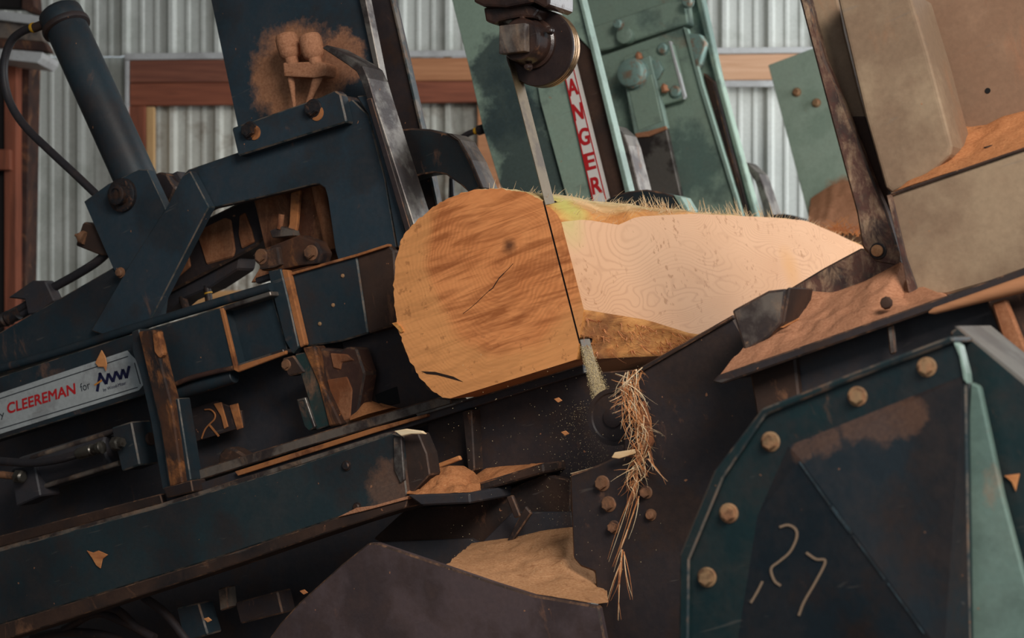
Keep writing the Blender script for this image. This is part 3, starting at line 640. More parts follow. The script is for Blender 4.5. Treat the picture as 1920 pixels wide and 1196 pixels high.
gp = thing('grease_fittings', 'two knobbed grease fittings under a thick coat of sawdust on the dark blue knee', 'grease fittings')
for x, y, m in ((546, 86, 'orange_dust'), (590, 87, 'orange_dust')):
    k = mpp(x, y, 0.36)
    lathe('knob', PL(x + 2, y + 31, 0.36), N, [(10 * k, -6 * k), (12 * k, 0), (12.5 * k, 8 * k), (19 * k, 14 * k), (20.5 * k, 20 * k), (22 * k, 36 * k), (21.5 * k, 48 * k), (19 * k, 54 * k), (14 * k, 56 * k), (0, 56.5 * k)], 'sawdust', gp, 24)
prism('yoke', [(530, 117), (600, 115), (612, 120), (610, 142), (590, 146), (532, 143)], 0.345, 0.05, 'sawdust', gp, 0.005, 2)
for a, b_, c in (((545, 142), (552, 200), 8), ((598, 140), (578, 192), 11)):
    k = mpp(*a, .36); lathe('stem', PL(*a, 0.365), PL(*b_, 0.37) - PL(*a, 0.365), [(c * k, 0), (c * 0.8 * k, 15 * k), (c * 0.55 * k, 38 * k), (c * .45 * k, 60 * k)], 'sawdust', gp, 14)

# ================================================================== hydraulic ram, its bracket and hoses
ram = thing('hydraulic_cylinder', 'large dark hydraulic cylinder leaning back at the upper left', 'cylinder')
a, b_ = PL(112, 24, 0.335), PL(278, 388, 0.335); ax = (b_ - a).normalized(); k = mpp(150, 120, 0.30); D = (b_ - a).length
lathe('barrel', a, ax, [(39 * k, 35 * k), (39.5 * k, 40 * k), (39.5 * k, D - 6 * k), (36 * k, D)], 'beam', ram, 48)
lathe('end_cap', a, ax, [(0, -4 * k), (36 * k, -4 * k), (41 * k, 0), (42 * k, 4 * k), (43 * k, 26 * k), (42 * k, 29 * k)], 'beam', ram, 48)
lathe('collar', a, ax, [(40 * k, 27 * k), (46 * k, 28 * k), (47 * k, 33 * k), (46 * k, 38 * k), (41 * k, 40 * k)], 'black', ram, 48)
rod('port', PL(62, 53, 0.30), PL(92, 42, 0.30), 9 * k, 'brown_dark', ram)

hs = thing('ram_hose', 'black rubber hose looping from the top of the leaning cylinder', 'hose')
tube('hose', [PL(x, y, 0.30) for x, y in ((66, 51), (44, 58), (22, 76), (9, 110), (8, 150), (20, 195), (48, 238), (96, 285), (138, 324), (182, 366))], 8 * k, 'rubber', hs, 8)
lathe('crimp_band', PL(60, 53, 0.30), PL(70, 49, 0.30) - PL(60, 53, 0.30), [(9.5 * k, 0), (10 * k, 2 * k), (10 * k, 5 * k), (9.5 * k, 7 * k)], 'yellow', hs, 16)

br = thing('ram_bracket', 'dark blue bracket arm carrying the foot of the leaning hydraulic cylinder', 'bracket')
prism('bracket_plate', [(157, 378), (202, 345), (260, 318), (276, 318), (310, 390), (330, 470), (240, 540), (212, 504)], 0.26, 0.03, 'knee_near', br, 0.002)
prism('strut', [(341, 330), (356, 320), (392, 388), (384, 402), (281, 602), (232, 640), (170, 620), (240, 500), (312, 388)], 0.245, 0.03, 'knee_near', br, 0.003)
prism('base_arm', [(-30, 640), (100, 566), (214, 500), (300, 480), (284, 603), (200, 640), (-30, 712)], 0.265, 0.06, 'beam', br, 0.003)
lathe('pivot_boss', PL(232, 366, 0.26), -L, [(31 * k, -0.001), (31 * k, 0.012), (29 * k, 0.014), (19 * k, 0.014), (19 * k, 0.034), (17 * k, 0.036), (11 * k, 0.036), (11 * k, 0.032), (0, 0.034)], 'bolt_dark', br, 36)
roundbolt(br, 226, 511, 0.243, 8, 'bolt_rusty', 0.012)
prism('lug', [(284, 328), (300, 322), (312, 326), (328, 352), (318, 378), (304, 386), (290, 360)], 0.33, 0.06, 'black', br, 0.005)
prism('lug', [(316, 328), (332, 320), (340, 334), (330, 352)], 0.36, 0.05, 'black_clean', br, 0.004)
vb = thing('valve_block', 'small rusty valve block on the back edge of the ram bracket', 'valve')
prism('body', [(141, 460), (154, 418), (160, 416), (178, 422), (204, 478), (186, 478)], 0.275, 0.05, 'brown_dark', vb, 0.004)
a = PL(160, 447, 0.272); lathe('nut', a, PL(140, 440, 0.27) - a, [(12 * k, 0), (13 * k, 3 * k), (13 * k, 9 * k), (7 * k, 11 * k), (6 * k, 18 * k), (3 * k, 19 * k), (3 * k, 24 * k), (0, 24 * k)], 'bolt_rusty', vb, 10)
h2 = thing('supply_hose', 'thick black hose running under the valve block to the left edge', 'hose')
tube('hose', [PL(x, y, 0.30) for x, y in ((205, 470), (180, 492), (140, 517), (90, 545), (40, 578), (-30, 612))], 8.5 * k, 'rubber', h2, 6)
tube('lower_hose', [PL(x, y, 0.31) for x, y in ((62, 574), (30, 592), (-30, 616))], 11 * k, 'black_clean', h2, 4)
hc_ = thing('hose_clamp', 'dark angled clamp plate holding the thick hose above the base arm', 'clamp')
prism('clamp_plate', [(14, 558), (60, 526), (84, 526), (102, 564), (70, 588), (52, 590), (46, 562)], 0.27, 0.04, 'black_clean', hc_, 0.004)
lathe('hose_coupling', PL(8, 600, 0.29), PL(40, 585, 0.29) - PL(8, 600, 0.29), [(14 * k, 0), (15 * k, 4 * k), (12 * k, 8 * k), (15 * k, 14 * k), (12 * k, 22 * k), (12 * k, 40 * k)], 'bolt_dark', hc_, 12)

cn = thing('feed_casting', 'dark casting smeared with orange sawdust seen through the knee bracket', 'casting')
prism('casting_body', [(300, 560), (340, 470), (385, 410), (450, 378), (478, 372), (500, 440), (480, 462), (410, 500), (318, 548)], 0.44, 0.10, 'black', cn, 0.006)
prism('dust_face', [(366, 434), (420, 408), (432, 412), (440, 470), (436, 482), (386, 496), (378, 470)], 0.435, 0.02, 'brown_dusty', cn, 0.004)
prism('dust_face', [(448, 404), (458, 398), (470, 430), (476, 454), (452, 466), (446, 440)], 0.434, 0.02, 'brown_dusty', cn, 0.003)
prism('dust_face', [(345, 478), (352, 476), (356, 500), (318, 532), (330, 505)], 0.434, 0.02, 'brown_dusty', cn, 0.003)
prism('lower_casting', [(285, 600), (318, 548), (410, 500), (450, 482), (446, 505), (392, 540), (340, 562), (300, 596)], 0.46, 0.08, 'black_clean', cn, 0.005)
rod('fitting', PL(388, 535, 0.47), PL(392, 566, 0.47), 0.011, 'bolt_dark', cn); rod('fitting', PL(342, 556, 0.47), PL(350, 585, 0.47), 0.012, 'brown_dark', cn)
lathe('fitting_band', PL(391, 551, 0.47), N, [(0.0125, 0), (0.0125, 0.004)], 'yellow', cn, 14)

sc = thing('screw_clamp', 'rust-brown clamp block hanging a narrow strap in front of the knee', 'clamp')
prism('clamp_block', [(478, 482), (494, 466), (520, 456), (560, 440), (592, 452), (604, 474), (598, 494), (560, 498), (524, 506), (490, 508)], 0.24, 0.05, 'rust_wood', sc, 0.006, 2)
prism('clamp_jaw', [(472, 478), (498, 468), (520, 462), (526, 496), (512, 502), (486, 506), (486, 492)], 0.225, 0.04, 'brown_dark', sc, 0.005, 2)
bolt(sc, 490, 481, 0.225, 11, 'bolt_rusty', 0.012); bolt(sc, 584, 474, 0.24, 11, 'bolt_rusty', 0.016)
prism('strap', [(502, 508), (526, 503), (540, 560), (560, 650), (548, 664), (534, 640), (512, 556)], 0.235, 0.03, 'beam', sc, 0.003)
prism('dust_edge', [(526, 505), (540, 506), (552, 560), (572, 646), (562, 652), (544, 580)], 0.24, 0.02, 'orange_dust', sc, 0.003)
bar('pin', (478, 527), (506, 518), 12, 0.27, 0.02, 'black_clean', sc, 0.004)

# ================================================================== slide beam with its maker's plate
sb = thing('slide_beam', 'dark blue slide beam carrying a white maker plate', 'beam')
prism('beam_web', [(-30, 716), (240, 628), (412, 577), (440, 690), (330, 722), (-30, 832)], 0.20, 0.06, 'beam', sb, 0.003)
tube('top_tube', [PL(x, y, 0.225) for x, y in ((-30, 700), (120, 657), (245, 617), (415, 565), (508, 538))], 0.0125, 'beam', sb, 3)
prism('recess_plate', [(412, 577), (508, 548), (540, 660), (440, 692)], 0.25, 0.03, 'beam', sb, 0.002)
prism('recess_edge', [(417, 574), (506, 546), (508, 554), (420, 582)], 0.20, 0.05, 'worn', sb, 0.002)
prism('recess_edge', [(442, 684), (530, 654), (533, 661), (446, 692)], 0.20, 0.05, 'worn', sb, 0.002)
prism('dust_seam', [(411, 578), (418, 577), (444, 686), (536, 657), (536, 664), (446, 698), (438, 694)], 0.196, 0.01, 'orange_dust', sb, 0.002)
tube('weld_bead', [PL(x, y, 0.20) for x, y in ((330, 720), (360, 708), (400, 698), (438, 690))], 0.007, 'rust', sb, 4)
rod('lower_tube', PL(318, 742, 0.23), PL(440, 704, 0.23), 0.02, 'beam', sb)
prism('under_web', [(-30, 834), (330, 724), (440, 694), (556, 610), (700, 610), (740, 700), (860, 790), (352, 960), (-30, 1080)], 0.36, 0.03, 'black_clean', sb, 0.002)
pl = prism('maker_plate', [(-30, 747), (238, 657), (246, 666), (256, 676), (268, 722), (260, 732), (-30, 823)], 0.197, 0.003, 'decal_white', sb, 0.0006); pl['label'] = 'white plate with red and navy lettering'
z = 0.1962
text('by', (-8, 786), (9, 781), 12, z, 'grey_ink', pl, 'lettering'); text('CLEEREMAN', (15, 776), (143, 738), 19, z, 'red', pl, 'lettering', 0.009, 0.12); text('for', (152, 734), (170, 728), 15, z, 'grey_ink', pl, 'lettering')
def strokes(name, segs, w, l, mat, parent):
    bm = bmesh.new()
    for p, q_ in segs: add_prism(bm, [PL(a_, c_, l) for a_, c_ in seg2(p, q_, w)], L * 0.0004)
    return link(name, mesh(bm, name), mat, parent)
strokes('emblem', [((182, 734), (188, 699)), ((186, 699), (199, 720)), ((199, 720), (203, 700)), ((203, 700), (212, 716)), ((212, 716), (217, 696)), ((217, 696), (226, 711)), ((226, 711), (230, 692)), ((230, 692), (237, 709)), ((237, 709), (242, 686))], 5.2, z, 'navy_ink', pl)
strokes('emblem_accent', [((177, 722), (191, 713))], 3, z - 0.0006, 'orange_ink', pl)
text('by Wood-Mizer', (194, 734), (237, 720), 6, z, 'navy_ink', pl, 'lettering', 0.002)
strokes('border_line', [((-30, 757), (240, 668)), ((252, 680), (263, 720)), ((-30, 813), (258, 726))], 1.6, z, 'grey_ink', pl)
tag(prism('wood_chip', [(190, 656), (197, 668), (200, 682), (198, 696), (194, 688), (184, 688), (178, 680)], 0.19, 0.003, 'fibre_dark', None, 0.001), 'brown bark chip stuck on the white maker plate', 'wood chip')

st = thing('strap_bracket', 'rust-streaked vertical strap bracket standing beside the maker plate', 'bracket')
prism('strap', [(258, 622), (288, 618), (304, 690), (322, 760), (342, 906), (318, 914), (300, 800), (276, 700)], 0.10, 0.04, 'rust_wood', st, 0.004)
prism('strap_edge', [(246, 622), (260, 616), (280, 700), (302, 800), (320, 914), (304, 918), (282, 790), (262, 700), (248, 660)], 0.12, 0.05, 'beam', st, 0.003)
prism('strap_flank', [(322, 750), (334, 746), (358, 900), (342, 910)], 0.12, 0.05, 'beam', st, 0.003)
prism('wear_tab', [(284, 626), (297, 620), (306, 664), (297, 672), (288, 660)], 0.095, 0.02, 'orange_dust', st, 0.004)
prism('foot', [(306, 914), (358, 900), (362, 922), (312, 934)], 0.10, 0.06, 'black', st, 0.003)

lc = thing('slide_cylinder', 'slim black hydraulic cylinder below the maker plate', 'cylinder')
k = mpp(150, 850, 0.22)
rod('barrel', PL(50, 892, 0.24), PL(222, 840, 0.24), 38 * k, 'black_clean', lc, 32); rod('tie_rod', PL(60, 858, 0.2), PL(215, 808, 0.2), 5 * k, 'dark_worn', lc); rod('tie_rod', PL(76, 914, 0.2), PL(224, 868, 0.2), 5 * k, 'dark_worn', lc)
prism('head_block', [(208, 802), (246, 790), (262, 872), (228, 884)], 0.17, 0.08, 'beam', lc, 0.004)
prism('rear_block', [(20, 880), (64, 868), (76, 930), (30, 950)], 0.17, 0.08, 'black_clean', lc, 0.004)
rod('rod', PL(250, 835, 0.23), PL(285, 822, 0.23), 12 * k, 'brown_dark', lc)
h3 = thing('slide_hose', 'black hose with metal fittings plugged into the slim cylinder', 'hose')
tube('hose', [PL(x, y, 0.14) for x, y in ((-30, 862), (20, 866), (60, 868), (110, 861), (150, 850))], 8 * k, 'rubber', h3, 6)
lathe('sleeve', PL(146, 851, 0.14), PL(210, 833, 0.14) - PL(146, 851, 0.14), [(9 * k, 0), (11 * k, 3 * k), (11 * k, 36 * k), (9 * k, 38 * k), (9 * k, 50 * k), (12 * k, 52 * k), (12 * k, 60 * k), (9 * k, 62 * k)], 'chrome', h3, 16)
lathe('union_nut', PL(212, 833, 0.14), PL(236, 828, 0.14) - PL(212, 833, 0.14), [(10 * k, 0), (13 * k, 2 * k), (13 * k, 14 * k), (9 * k, 16 * k), (9 * k, 24 * k)], 'chrome', h3, 6)
h4 = thing('return_fitting', 'brass-tinted hose fitting at the left edge under the black hose', 'fitting')
rod('pipe', PL(-30, 886, 0.15), PL(30, 893, 0.15), 7 * k, 'bolt_rusty', h4); lathe('nut', PL(30, 893, 0.15), PL(52, 895, 0.15) - PL(30, 893, 0.15), [(10 * k, 0), (13 * k, 2 * k), (13 * k, 16 * k), (9 * k, 19 * k)], 'chrome', h4, 6)

ip = thing('indicator_plate', 'dark plate with scraped orange curves below the slide beam', 'plate')
prism('plate', [(340, 772), (405, 752), (452, 770), (456, 800), (352, 832)], 0.30, 0.01, 'black', ip, 0.001)
bm = bmesh.new(); add_tube(bm, smoothpath([PL(x, y, 0.297) for x, y in ((384, 768), (395, 768), (403, 776), (402, 786), (392, 796), (384, 806), (378, 822))], 4), 0.0022, 6); link('scrape', mesh(bm, 'scrape'), 'orange_dust', ip)
bar('scrape', (392, 796), (410, 818), 3, 0.297, 0.002, 'orange_dust', ip, 0); prism('scrape', [(400, 757), (414, 754), (427, 800), (420, 804), (414, 780)], 0.296, 0.005, 'orange_dust', ip, 0.001); prism('scrape', [(430, 760), (445, 756), (455, 802), (444, 806)], 0.296, 0.005, 'orange_dust', ip, 0.001)
prism('foot_lump', [(410, 850), (424, 838), (440, 842), (470, 860), (408, 882)], 0.28, 0.05, 'brown_dark', ip, 0.006)

tf = thing('taper_foot', 'rust-brown worn foot bracket under the knee with a teal strip beside it', 'bracket')
prism('rust_plate', [(566, 652), (590, 648), (604, 720), (640, 796), (616, 800), (596, 720)], 0.20, 0.05, 'rust_wood', tf, 0.004)
prism('rust_face', [(590, 652), (640, 656), (650, 650), (668, 652), (684, 700), (668, 790), (640, 798), (606, 720)], 0.225, 0.06, 'rust', tf, 0.005)
prism('dust_patch', [(618, 662), (650, 664), (664, 676), (640, 680), (638, 694), (624, 690)], 0.221, 0.01, 'brown_dusty', tf, 0.003)
prism('dust_patch', [(612, 712), (650, 706), (660, 730), (656, 786), (634, 794)], 0.222, 0.01, 'brown_dusty', tf, 0.003)
prism('teal_strip', [(552, 664), (572, 660), (600, 720), (624, 796), (592, 806), (576, 744)], 0.205, 0.04, 'teal_dark', tf, 0.003)
prism('clip', [(528, 672), (550, 666), (572, 698), (540, 706), (532, 690)], 0.20, 0.04, 'brown_dark', tf, 0.004)
prism('clip', [(555, 750), (572, 746), (590, 802), (578, 808), (570, 800)], 0.198, 0.03, 'teal_dark', tf, 0.003)
prism('clip_edge', [(556, 749), (572, 745), (591, 800), (587, 802), (570, 750), (558, 753)], 0.196, 0.01, 'worn', tf, 0.001)
bolt(tf, 537, 684, 0.2, 8, 'bolt_rusty', 0.01)
tag(heap('sawdust_wedge', [(656, 788), (690, 776), (735, 764)], 0.20, [(656, 768), (672, 746), (722, 764)], 0.27, 'sawdust_orange', None, 8, 20, 0.004), 'small orange sawdust wedge beside the rust-brown foot bracket', 'sawdust')

# ================================================================== guide rails and lower beam
gr = thing('guide_rail', 'long worn guide rail with dusty grooves under the near end of the log', 'rail')
prism('rail_top', [(352, 886), (560, 822), (820, 745), (845, 748), (846, 758), (560, 842), (356, 906)], 0.16, 0.08, 'dark_worn', gr, 0.003)
prism('rail_groove', [(300, 930), (560, 846), (846, 760), (1092, 684), (1094, 700), (846, 776), (560, 866), (306, 944)], 0.14, 0.08, 'black_clean', gr, 0.002)
prism('rail_line', [(440, 884), (700, 802), (800, 776), (800, 781), (700, 812), (446, 892)], 0.125, 0.02, 'orange_dust', gr, 0.001)
prism('rail_edge', [(780, 776), (846, 757), (1092, 682), (1092, 685), (846, 761), (782, 781)], 0.128, 0.01, 'worn', gr, 0.0006)
prism('rail_shelf', [(-30, 1012), (300, 926), (305, 944), (-30, 1034)], 0.12, 0.10, 'brown_dark', gr, 0.003)
prism('rail_strip', [(-30, 1034), (300, 944), (720, 812), (740, 808), (742, 812), (560, 872), (302, 952), (-30, 1042)], -0.045, 0.02, 'dark_worn', gr, 0.001)
lb = thing('lower_beam', 'wide dark teal beam across the lower left, chipped at its near end', 'beam')
prism('beam_web', [(-30, 1040), (300, 950), (560, 872), (738, 812), (752, 818), (758, 890), (764, 934), (640, 968), (400, 1048), (-30, 1180)], -0.05, 0.05, 'lower_beam', lb, 0.003)
prism('beam_end', [(752, 818), (784, 812), (800, 850), (806, 890), (766, 932), (758, 890)], -0.035, 0.05, 'brown_dark', lb, 0.003)
prism('end_strip', [(737, 820), (752, 818), (758, 900), (750, 906), (738, 880)], -0.056, 0.01, 'worn', lb, 0.002)
prism('bottom_flange', [(-30, 1180), (400, 1048), (640, 968), (764, 936), (760, 952), (640, 990), (400, 1072), (-30, 1212)], -0.055, 0.12, 'brown_dark', lb, 0.003)
prism('dust_ledge', [(632, 970), (668, 952), (700, 948), (764, 930), (764, 936), (690, 956)], -0.06, 0.02, 'sawdust', lb, 0.001)
for (x, y, rr) in ((650, 873, 8), (670, 950, 7)): roundbolt(lb, x, y, -0.05, rr, 'bolt_dark', 0.008)
tag(prism('wood_chip', [(162, 1032), (174, 1036), (184, 1032), (202, 1040), (192, 1048), (188, 1066), (180, 1060), (172, 1046)], -0.054, 0.003, 'fibre_dark', None, 0.001), 'brown chip stuck to the lower beam at the left', 'wood chip')
tag(prism('wood_chip', [(738, 808), (760, 804), (790, 808), (798, 814), (770, 814), (752, 818)], -0.07, 0.01, 'fibre', None, 0.002), 'pale wood splinter lying on the end of the lower beam', 'wood chip')

bk = thing('bunk_frame', 'black steel bunk frame under the log with a ribbed dusty face', 'frame')
prism('bunk_face', [(800, 784), (1094, 700), (1230, 690), (1260, 880), (1200, 1000), (900, 1030), (764, 952), (764, 930), (806, 890)], 0.17, 0.03, 'black', bk, 0.003)
prism('rib', [(866, 772), (884, 768), (890, 880), (878, 894)], 0.13, 0.05, 'brown_dark', bk, 0.003)
prism('ledge', [(876, 912), (1018, 868), (1020, 886), (940, 910), (880, 926)], 0.06, 0.12, 'brown_dark', bk, 0.004)
prism('ledge', [(762, 928), (880, 924), (882, 944), (790, 948)], -0.07, 0.2, 'black_clean', bk, 0.004)
prism('lower_face', [(700, 1010), (760, 955), (880, 946), (1020, 890), (1070, 900), (1068, 1010), (900, 1040), (760, 1040)], 0.12, 0.03, 'brown_dark', bk, 0.003)
tag(heap('sawdust_mound', [(762, 926), (800, 930), (880, 922)], -0.06, [(772, 904), (800, 890), (822, 876), (850, 874), (868, 884), (882, 900)], 0.04, 'sawdust_orange', None, 12, 36, 0.02), 'lumpy orange sawdust mound beside the end of the lower beam', 'sawdust')
tag(heap('sawdust_drift', [(880, 912), (940, 896), (1016, 870)], 0.06, [(884, 896), (910, 878), (940, 874), (1016, 869)], 0.14, 'sawdust_orange', None, 8, 30, 0.006), 'thin orange sawdust drift on the ledge below the rail', 'sawdust')
tag(prism('wood_splinter', [(818, 870), (860, 854), (864, 862), (822, 878)], 0.09, 0.01, 'fibre_dark', None, 0.002), 'dull brown splinter behind the lumpy sawdust mound', 'wood chip')
for i, (p, lb_) in enumerate((([(948, 932), (960, 928), (976, 968), (964, 972)], 'brown stick leaning under the sawdust ledge, upper of two'), ([(984, 948), (996, 962), (962, 1012), (948, 1018)], 'brown stick leaning on the chute sawdust, lower of two'))):
    tag(prism('stick', p, 0.02, 0.012, 'brown_dark', None, 0.003), lb_, 'stick')

ch = thing('sawdust_chute', 'dark grey chute plate at the bottom centre holding sawdust', 'chute')
prism('chute_front', [(480, 1230), (525, 1168), (560, 1130), (640, 1058), (690, 1018), (706, 1018), (836, 1062), (930, 1094), (1000, 1116), (1122, 1137), (1140, 1230)], -0.35, 0.02, 'chute', ch, 0.004)
prism('chute_back', [(690, 1018), (880, 1010), (900, 1020), (960, 960), (1070, 960), (1120, 1230), (600, 1230)], 0.08, 0.02, 'black_clean', ch, 0.002)
tag(heap('sawdust_pile', [(832, 1062), (930, 1092), (1000, 1112), (1120, 1132)], -0.33, [(884, 1018), (960, 1008), (1010, 996), (1070, 988), (1112, 1040)], 0.05, 'sawdust_pale', None, 24, 50, 0.007), 'large pale sawdust pile in the dark chute at bottom centre', 'sawdust')
jk = thing('floor_debris', 'dark cables and scrap half lost in shadow at the bottom left', 'debris')
for pts in ([(120, 1180), (180, 1150), (230, 1165), (290, 1196)], [(60, 1196), (120, 1186), (200, 1192), (280, 1230)], [(270, 1120), (310, 1150), (350, 1200), (370, 1230)], [(150, 1160), (210, 1140), (260, 1180)]):
    tube('cable', [PL(x, y, 0.1) for x, y in pts], 0.012, 'black', jk, 6)
prism('scrap_block', [(330, 1140), (372, 1130), (390, 1190), (345, 1205)], 0.1, 0.06, 'beam', jk, 0.004); prism('scrap_block', [(408, 1104), (424, 1100), (428, 1140), (412, 1146)], 0.12, 0.04, 'dark_worn', jk, 0.003); prism('scrap_block', [(440, 1130), (520, 1108), (530, 1150), (450, 1170)], 0.15, 0.06, 'black', jk, 0.004)
for i, (x, y, t_) in enumerate(((388, 1162, 'tiny yellow chip beside the scrap block at the bottom left'), (568, 1110, 'tiny yellow chip on the left edge of the chute plate'), (1045, 750, 'small pale chip flying under the log, left of the saw band'), (1058, 812, 'small pale chip lower down under the log beside the sawdust stream'))):
    tag(prism('wood_chip', [(x - 7, y - 2), (x + 2, y - 5), (x + 9, y + 1), (x + 1, y + 5)], 0.0 if i < 2 else 0.02, 0.003, 'fibre_dark', None, 0.001), t_, 'wood chip')
bk2 = thing('carriage_underframe', 'black carriage underframe in shadow below the lower beam', 'frame')
prism('frame_side', [(-60, 1100), (640, 920), (900, 920), (900, 1230), (-60, 1260)], 0.30, 0.05, 'black_clean', bk2, 0.004)

# ================================================================== second knee, with the warning strip
l2 = 1.62
k2 = thing('carriage_knee', 'green steel knee with a red and white DANGER strip behind the saw band', 'carriage knee', 'slanted carriage knees behind the log')
prism('back_plate', [(842, -20), (1000, -20), (1040, 60), (1112, 380), (1190, 690), (1021, 690), (937, 345), (905, 240), (880, 130)], l2, 0.03, 'teal_shadowed', k2)
prism('inner_plate', [(1000, 120), (1042, 100), (1058, 128), (1112, 380), (1064, 380), (1012, 190)], l2 - 0.02, 0.03, 'teal', k2, 0.003)
ds = prism('danger_strip', [(1052, 118), (1073, 112), (1137, 372), (1142, 392), (1116, 392), (1110, 372)], l2 - 0.03, 0.03, 'white', k2, 0.001); ds['label'] = 'white strip with stacked red letters reading DANGER'
z = l2 - 0.0312
strokes('border_line', [((1054, 120), (1112, 376)), ((1071.5, 114), (1136, 374))], 2.4, z, 'red', ds)
for c_, (x, y) in zip('DANGER', ((1066, 133), (1076, 180), (1086, 226), (1098, 273), (1109, 319), (1121, 364))):
    wv = 17 if c_ != 'D' else 15
    text(c_, (x - wv / 2 - 1, y + 1.5), (x + wv / 2 - 1, y - 3.0), 31, z, 'red', ds, 'letter', 0.009)
prism('channel', [(1066, 60), (1088, 66), (1112, 100), (1176, 366), (1182, 392), (1142, 392), (1136, 370), (1080, 140)], l2 + 0.01, 0.04, 'brown_dark', k2, 0.003)
prism('upper_channel', [(1040, -20), (1082, -20), (1110, 96), (1084, 70), (1062, 58)], l2, 0.04, 'teal', k2, 0.003)
prism('front_flange', [(1080, -20), (1086, -20), (1180, 358), (1186, 392), (1178, 392), (1172, 362)], l2 - 0.02, 0.045, 'teal_pale', k2, 0.002)
prism('face_bar', [(1144, 234), (1150, 234), (1170, 252), (1178, 272), (1208, 392), (1196, 392), (1172, 290), (1164, 268), (1150, 248)], l2 + 0.10, 0.10, 'worn', k2, 0.003)
tk = thing('knee_hose', 'short black hose with a yellow band behind the green knee with the danger strip', 'hose')
tube('hose', [PL(x, y, l2 + 0.04) for x, y in ((846, 372), (848, 330), (856, 272), (872, 254), (894, 245), (908, 242))], 0.010, 'rubber', tk, 6)
lathe('crimp_band', PL(890, 246, l2 + 0.04), PL(900, 244, l2 + 0.04) - PL(890, 246, l2 + 0.04), [(0.012, 0), (0.013, 0.003), (0.013, 0.008), (0.012, 0.011)], 'yellow', tk, 14)
rod('fitting', PL(896, 245, l2 + 0.04), PL(912, 240, l2 + 0.04), 0.017, 'bolt_dark', tk)
d2 = thing('log_dog', 'low black hook showing just above the log beside the danger strip', 'log hook', 'curved log hooks on the knees')
prism('hook', [(1132, 378), (1150, 366), (1180, 358), (1212, 355), (1246, 361), (1274, 370), (1288, 392), (1280, 420), (1130, 420)], l2 - 0.05, 0.06, 'hook', d2, 0.005, 2)
prism('hook_edge', [(1262, 365), (1276, 369), (1290, 392), (1286, 412), (1278, 392)], l2 - 0.055, 0.08, 'teal_pale', d2, 0.002)

# ================================================================== third knee
l3 = 2.92
k3 = thing('carriage_knee', 'green steel knee with a bolted slotted bar, right of the danger strip', 'carriage knee', 'slanted carriage knees behind the log')
prism('back_plate', [(1092, -20), (1300, -20), (1330, 60), (1420, 420), (1486, 690), (1276, 690), (1165, 260), (1124, 110)], l3 + 0.10, 0.03, 'teal', k3)
prism('side_flange', [(1300, -20), (1312, -20), (1350, 150), (1424, 420), (1414, 420), (1338, 140)], l3 + 0.04, 0.05, 'teal', k3, 0.004)
prism('channel', [(1318, 136), (1336, 152), (1404, 420), (1384, 420), (1340, 220)], l3 + 0.06, 0.05, 'brown_dark', k3, 0.003)
prism('front_plate', [(1118, 108), (1280, 52), (1288, 58), (1398, 420), (1200, 420), (1160, 260)], l3 + 0.02, 0.03, 'teal', k3, 0.004)
prism('front_edge', [(1280, 50), (1290, 54), (1318, 160), (1398, 420), (1390, 420), (1312, 170)], l3, 0.02, 'teal_pale', k3, 0.003)
prism('upper_bar', [(1104, 52), (1248, 4), (1284, 2), (1290, 44), (1140, 92), (1114, 96)], l3 + 0.02, 0.07, 'teal', k3, 0.006)
prism('link_plate', [(1168, 106), (1254, 78), (1262, 84), (1284, 180), (1280, 186), (1180, 214)], l3 - 0.03, 0.03, 'teal', k3, 0.004)
prism('link_edge', [(1253, 77), (1257, 77), (1285, 180), (1281, 186)], l3 - 0.035, 0.02, 'flashing', k3, 0.001)
prism('slot_bar', [(1164, 118), (1218, 104), (1250, 240), (1190, 256)], l3 - 0.06, 0.035, 'teal_pale', k3, 0.003)
prism('slot_face', [(1174, 150), (1222, 138), (1242, 228), (1196, 246)], l3 - 0.063, 0.01, 'teal', k3, 0.004)
prism('polished_bar', [(1190, 254), (1248, 238), (1288, 420), (1232, 420)], l3 - 0.055, 0.03, 'worn', k3, 0.003)
prism('dust_line', [(1190, 250), (1214, 246), (1248, 236), (1250, 242), (1216, 256), (1192, 258)], l3 - 0.066, 0.01, 'sawdust', k3, 0.002)
a = PL(1190, 139, l3 - 0.06); k = mpp(1190, 139, l3)
lathe('large_bolt', a, -L, [(30 * k, -0.01), (30 * k, 0.006), (26 * k, 0.008), (28 * k, 0.016), (26 * k, 0.022), (28 * k, 0.03), (25 * k, 0.036), (25 * k, 0.05), (21 * k, 0.056), (0, 0.056)], 'bolt_teal', k3, 28)
lathe('nut', PL(1228, 132, l3 - 0.03), -L, [(20 * k, 0), (20 * k, 0.02), (16 * k, 0.024), (0, 0.024)], 'bolt_teal', k3, 6)
for x, y, rr in ((1244, 92, 10), (1268, 172, 11), (1160, 46, 9), (1290, 4, 10)): roundbolt(k3, x, y, l3 - 0.03, rr, 'bolt_teal', 0.02)
lathe('bush', PL(1178, 68, l3 + 0.02), -L, [(16 * k, 0), (16 * k, 0.04), (12 * k, 0.044), (0, 0.044)], 'teal', k3, 20)
for x, y in ((1198, 106), (1246, 166)): tag(lathe('sawdust_clump', PL(x, y, l3 - 0.06), N, [(0, -9 * k), (8 * k, -6 * k), (6 * k, 1 * k), (7 * k, 4 * k), (2 * k, 9 * k), (0, 10 * k)], 'sawdust', k3, 7), 'orange clump of sawdust on the bolts')
prism('side_block', [(1290, 62), (1312, 64), (1322, 80), (1312, 120), (1304, 130)], l3 + 0.0, 0.05, 'bolt_teal', k3, 0.004)
prism('face_bar', [(1392, 304), (1400, 304), (1424, 326), (1456, 420), (1440, 420), (1416, 340)], l3 + 0.12, 0.10, 'worn', k3, 0.003)
d3 = thing('log_dog', 'low black hook showing above the far part of the log', 'log hook', 'curved log hooks on the knees')
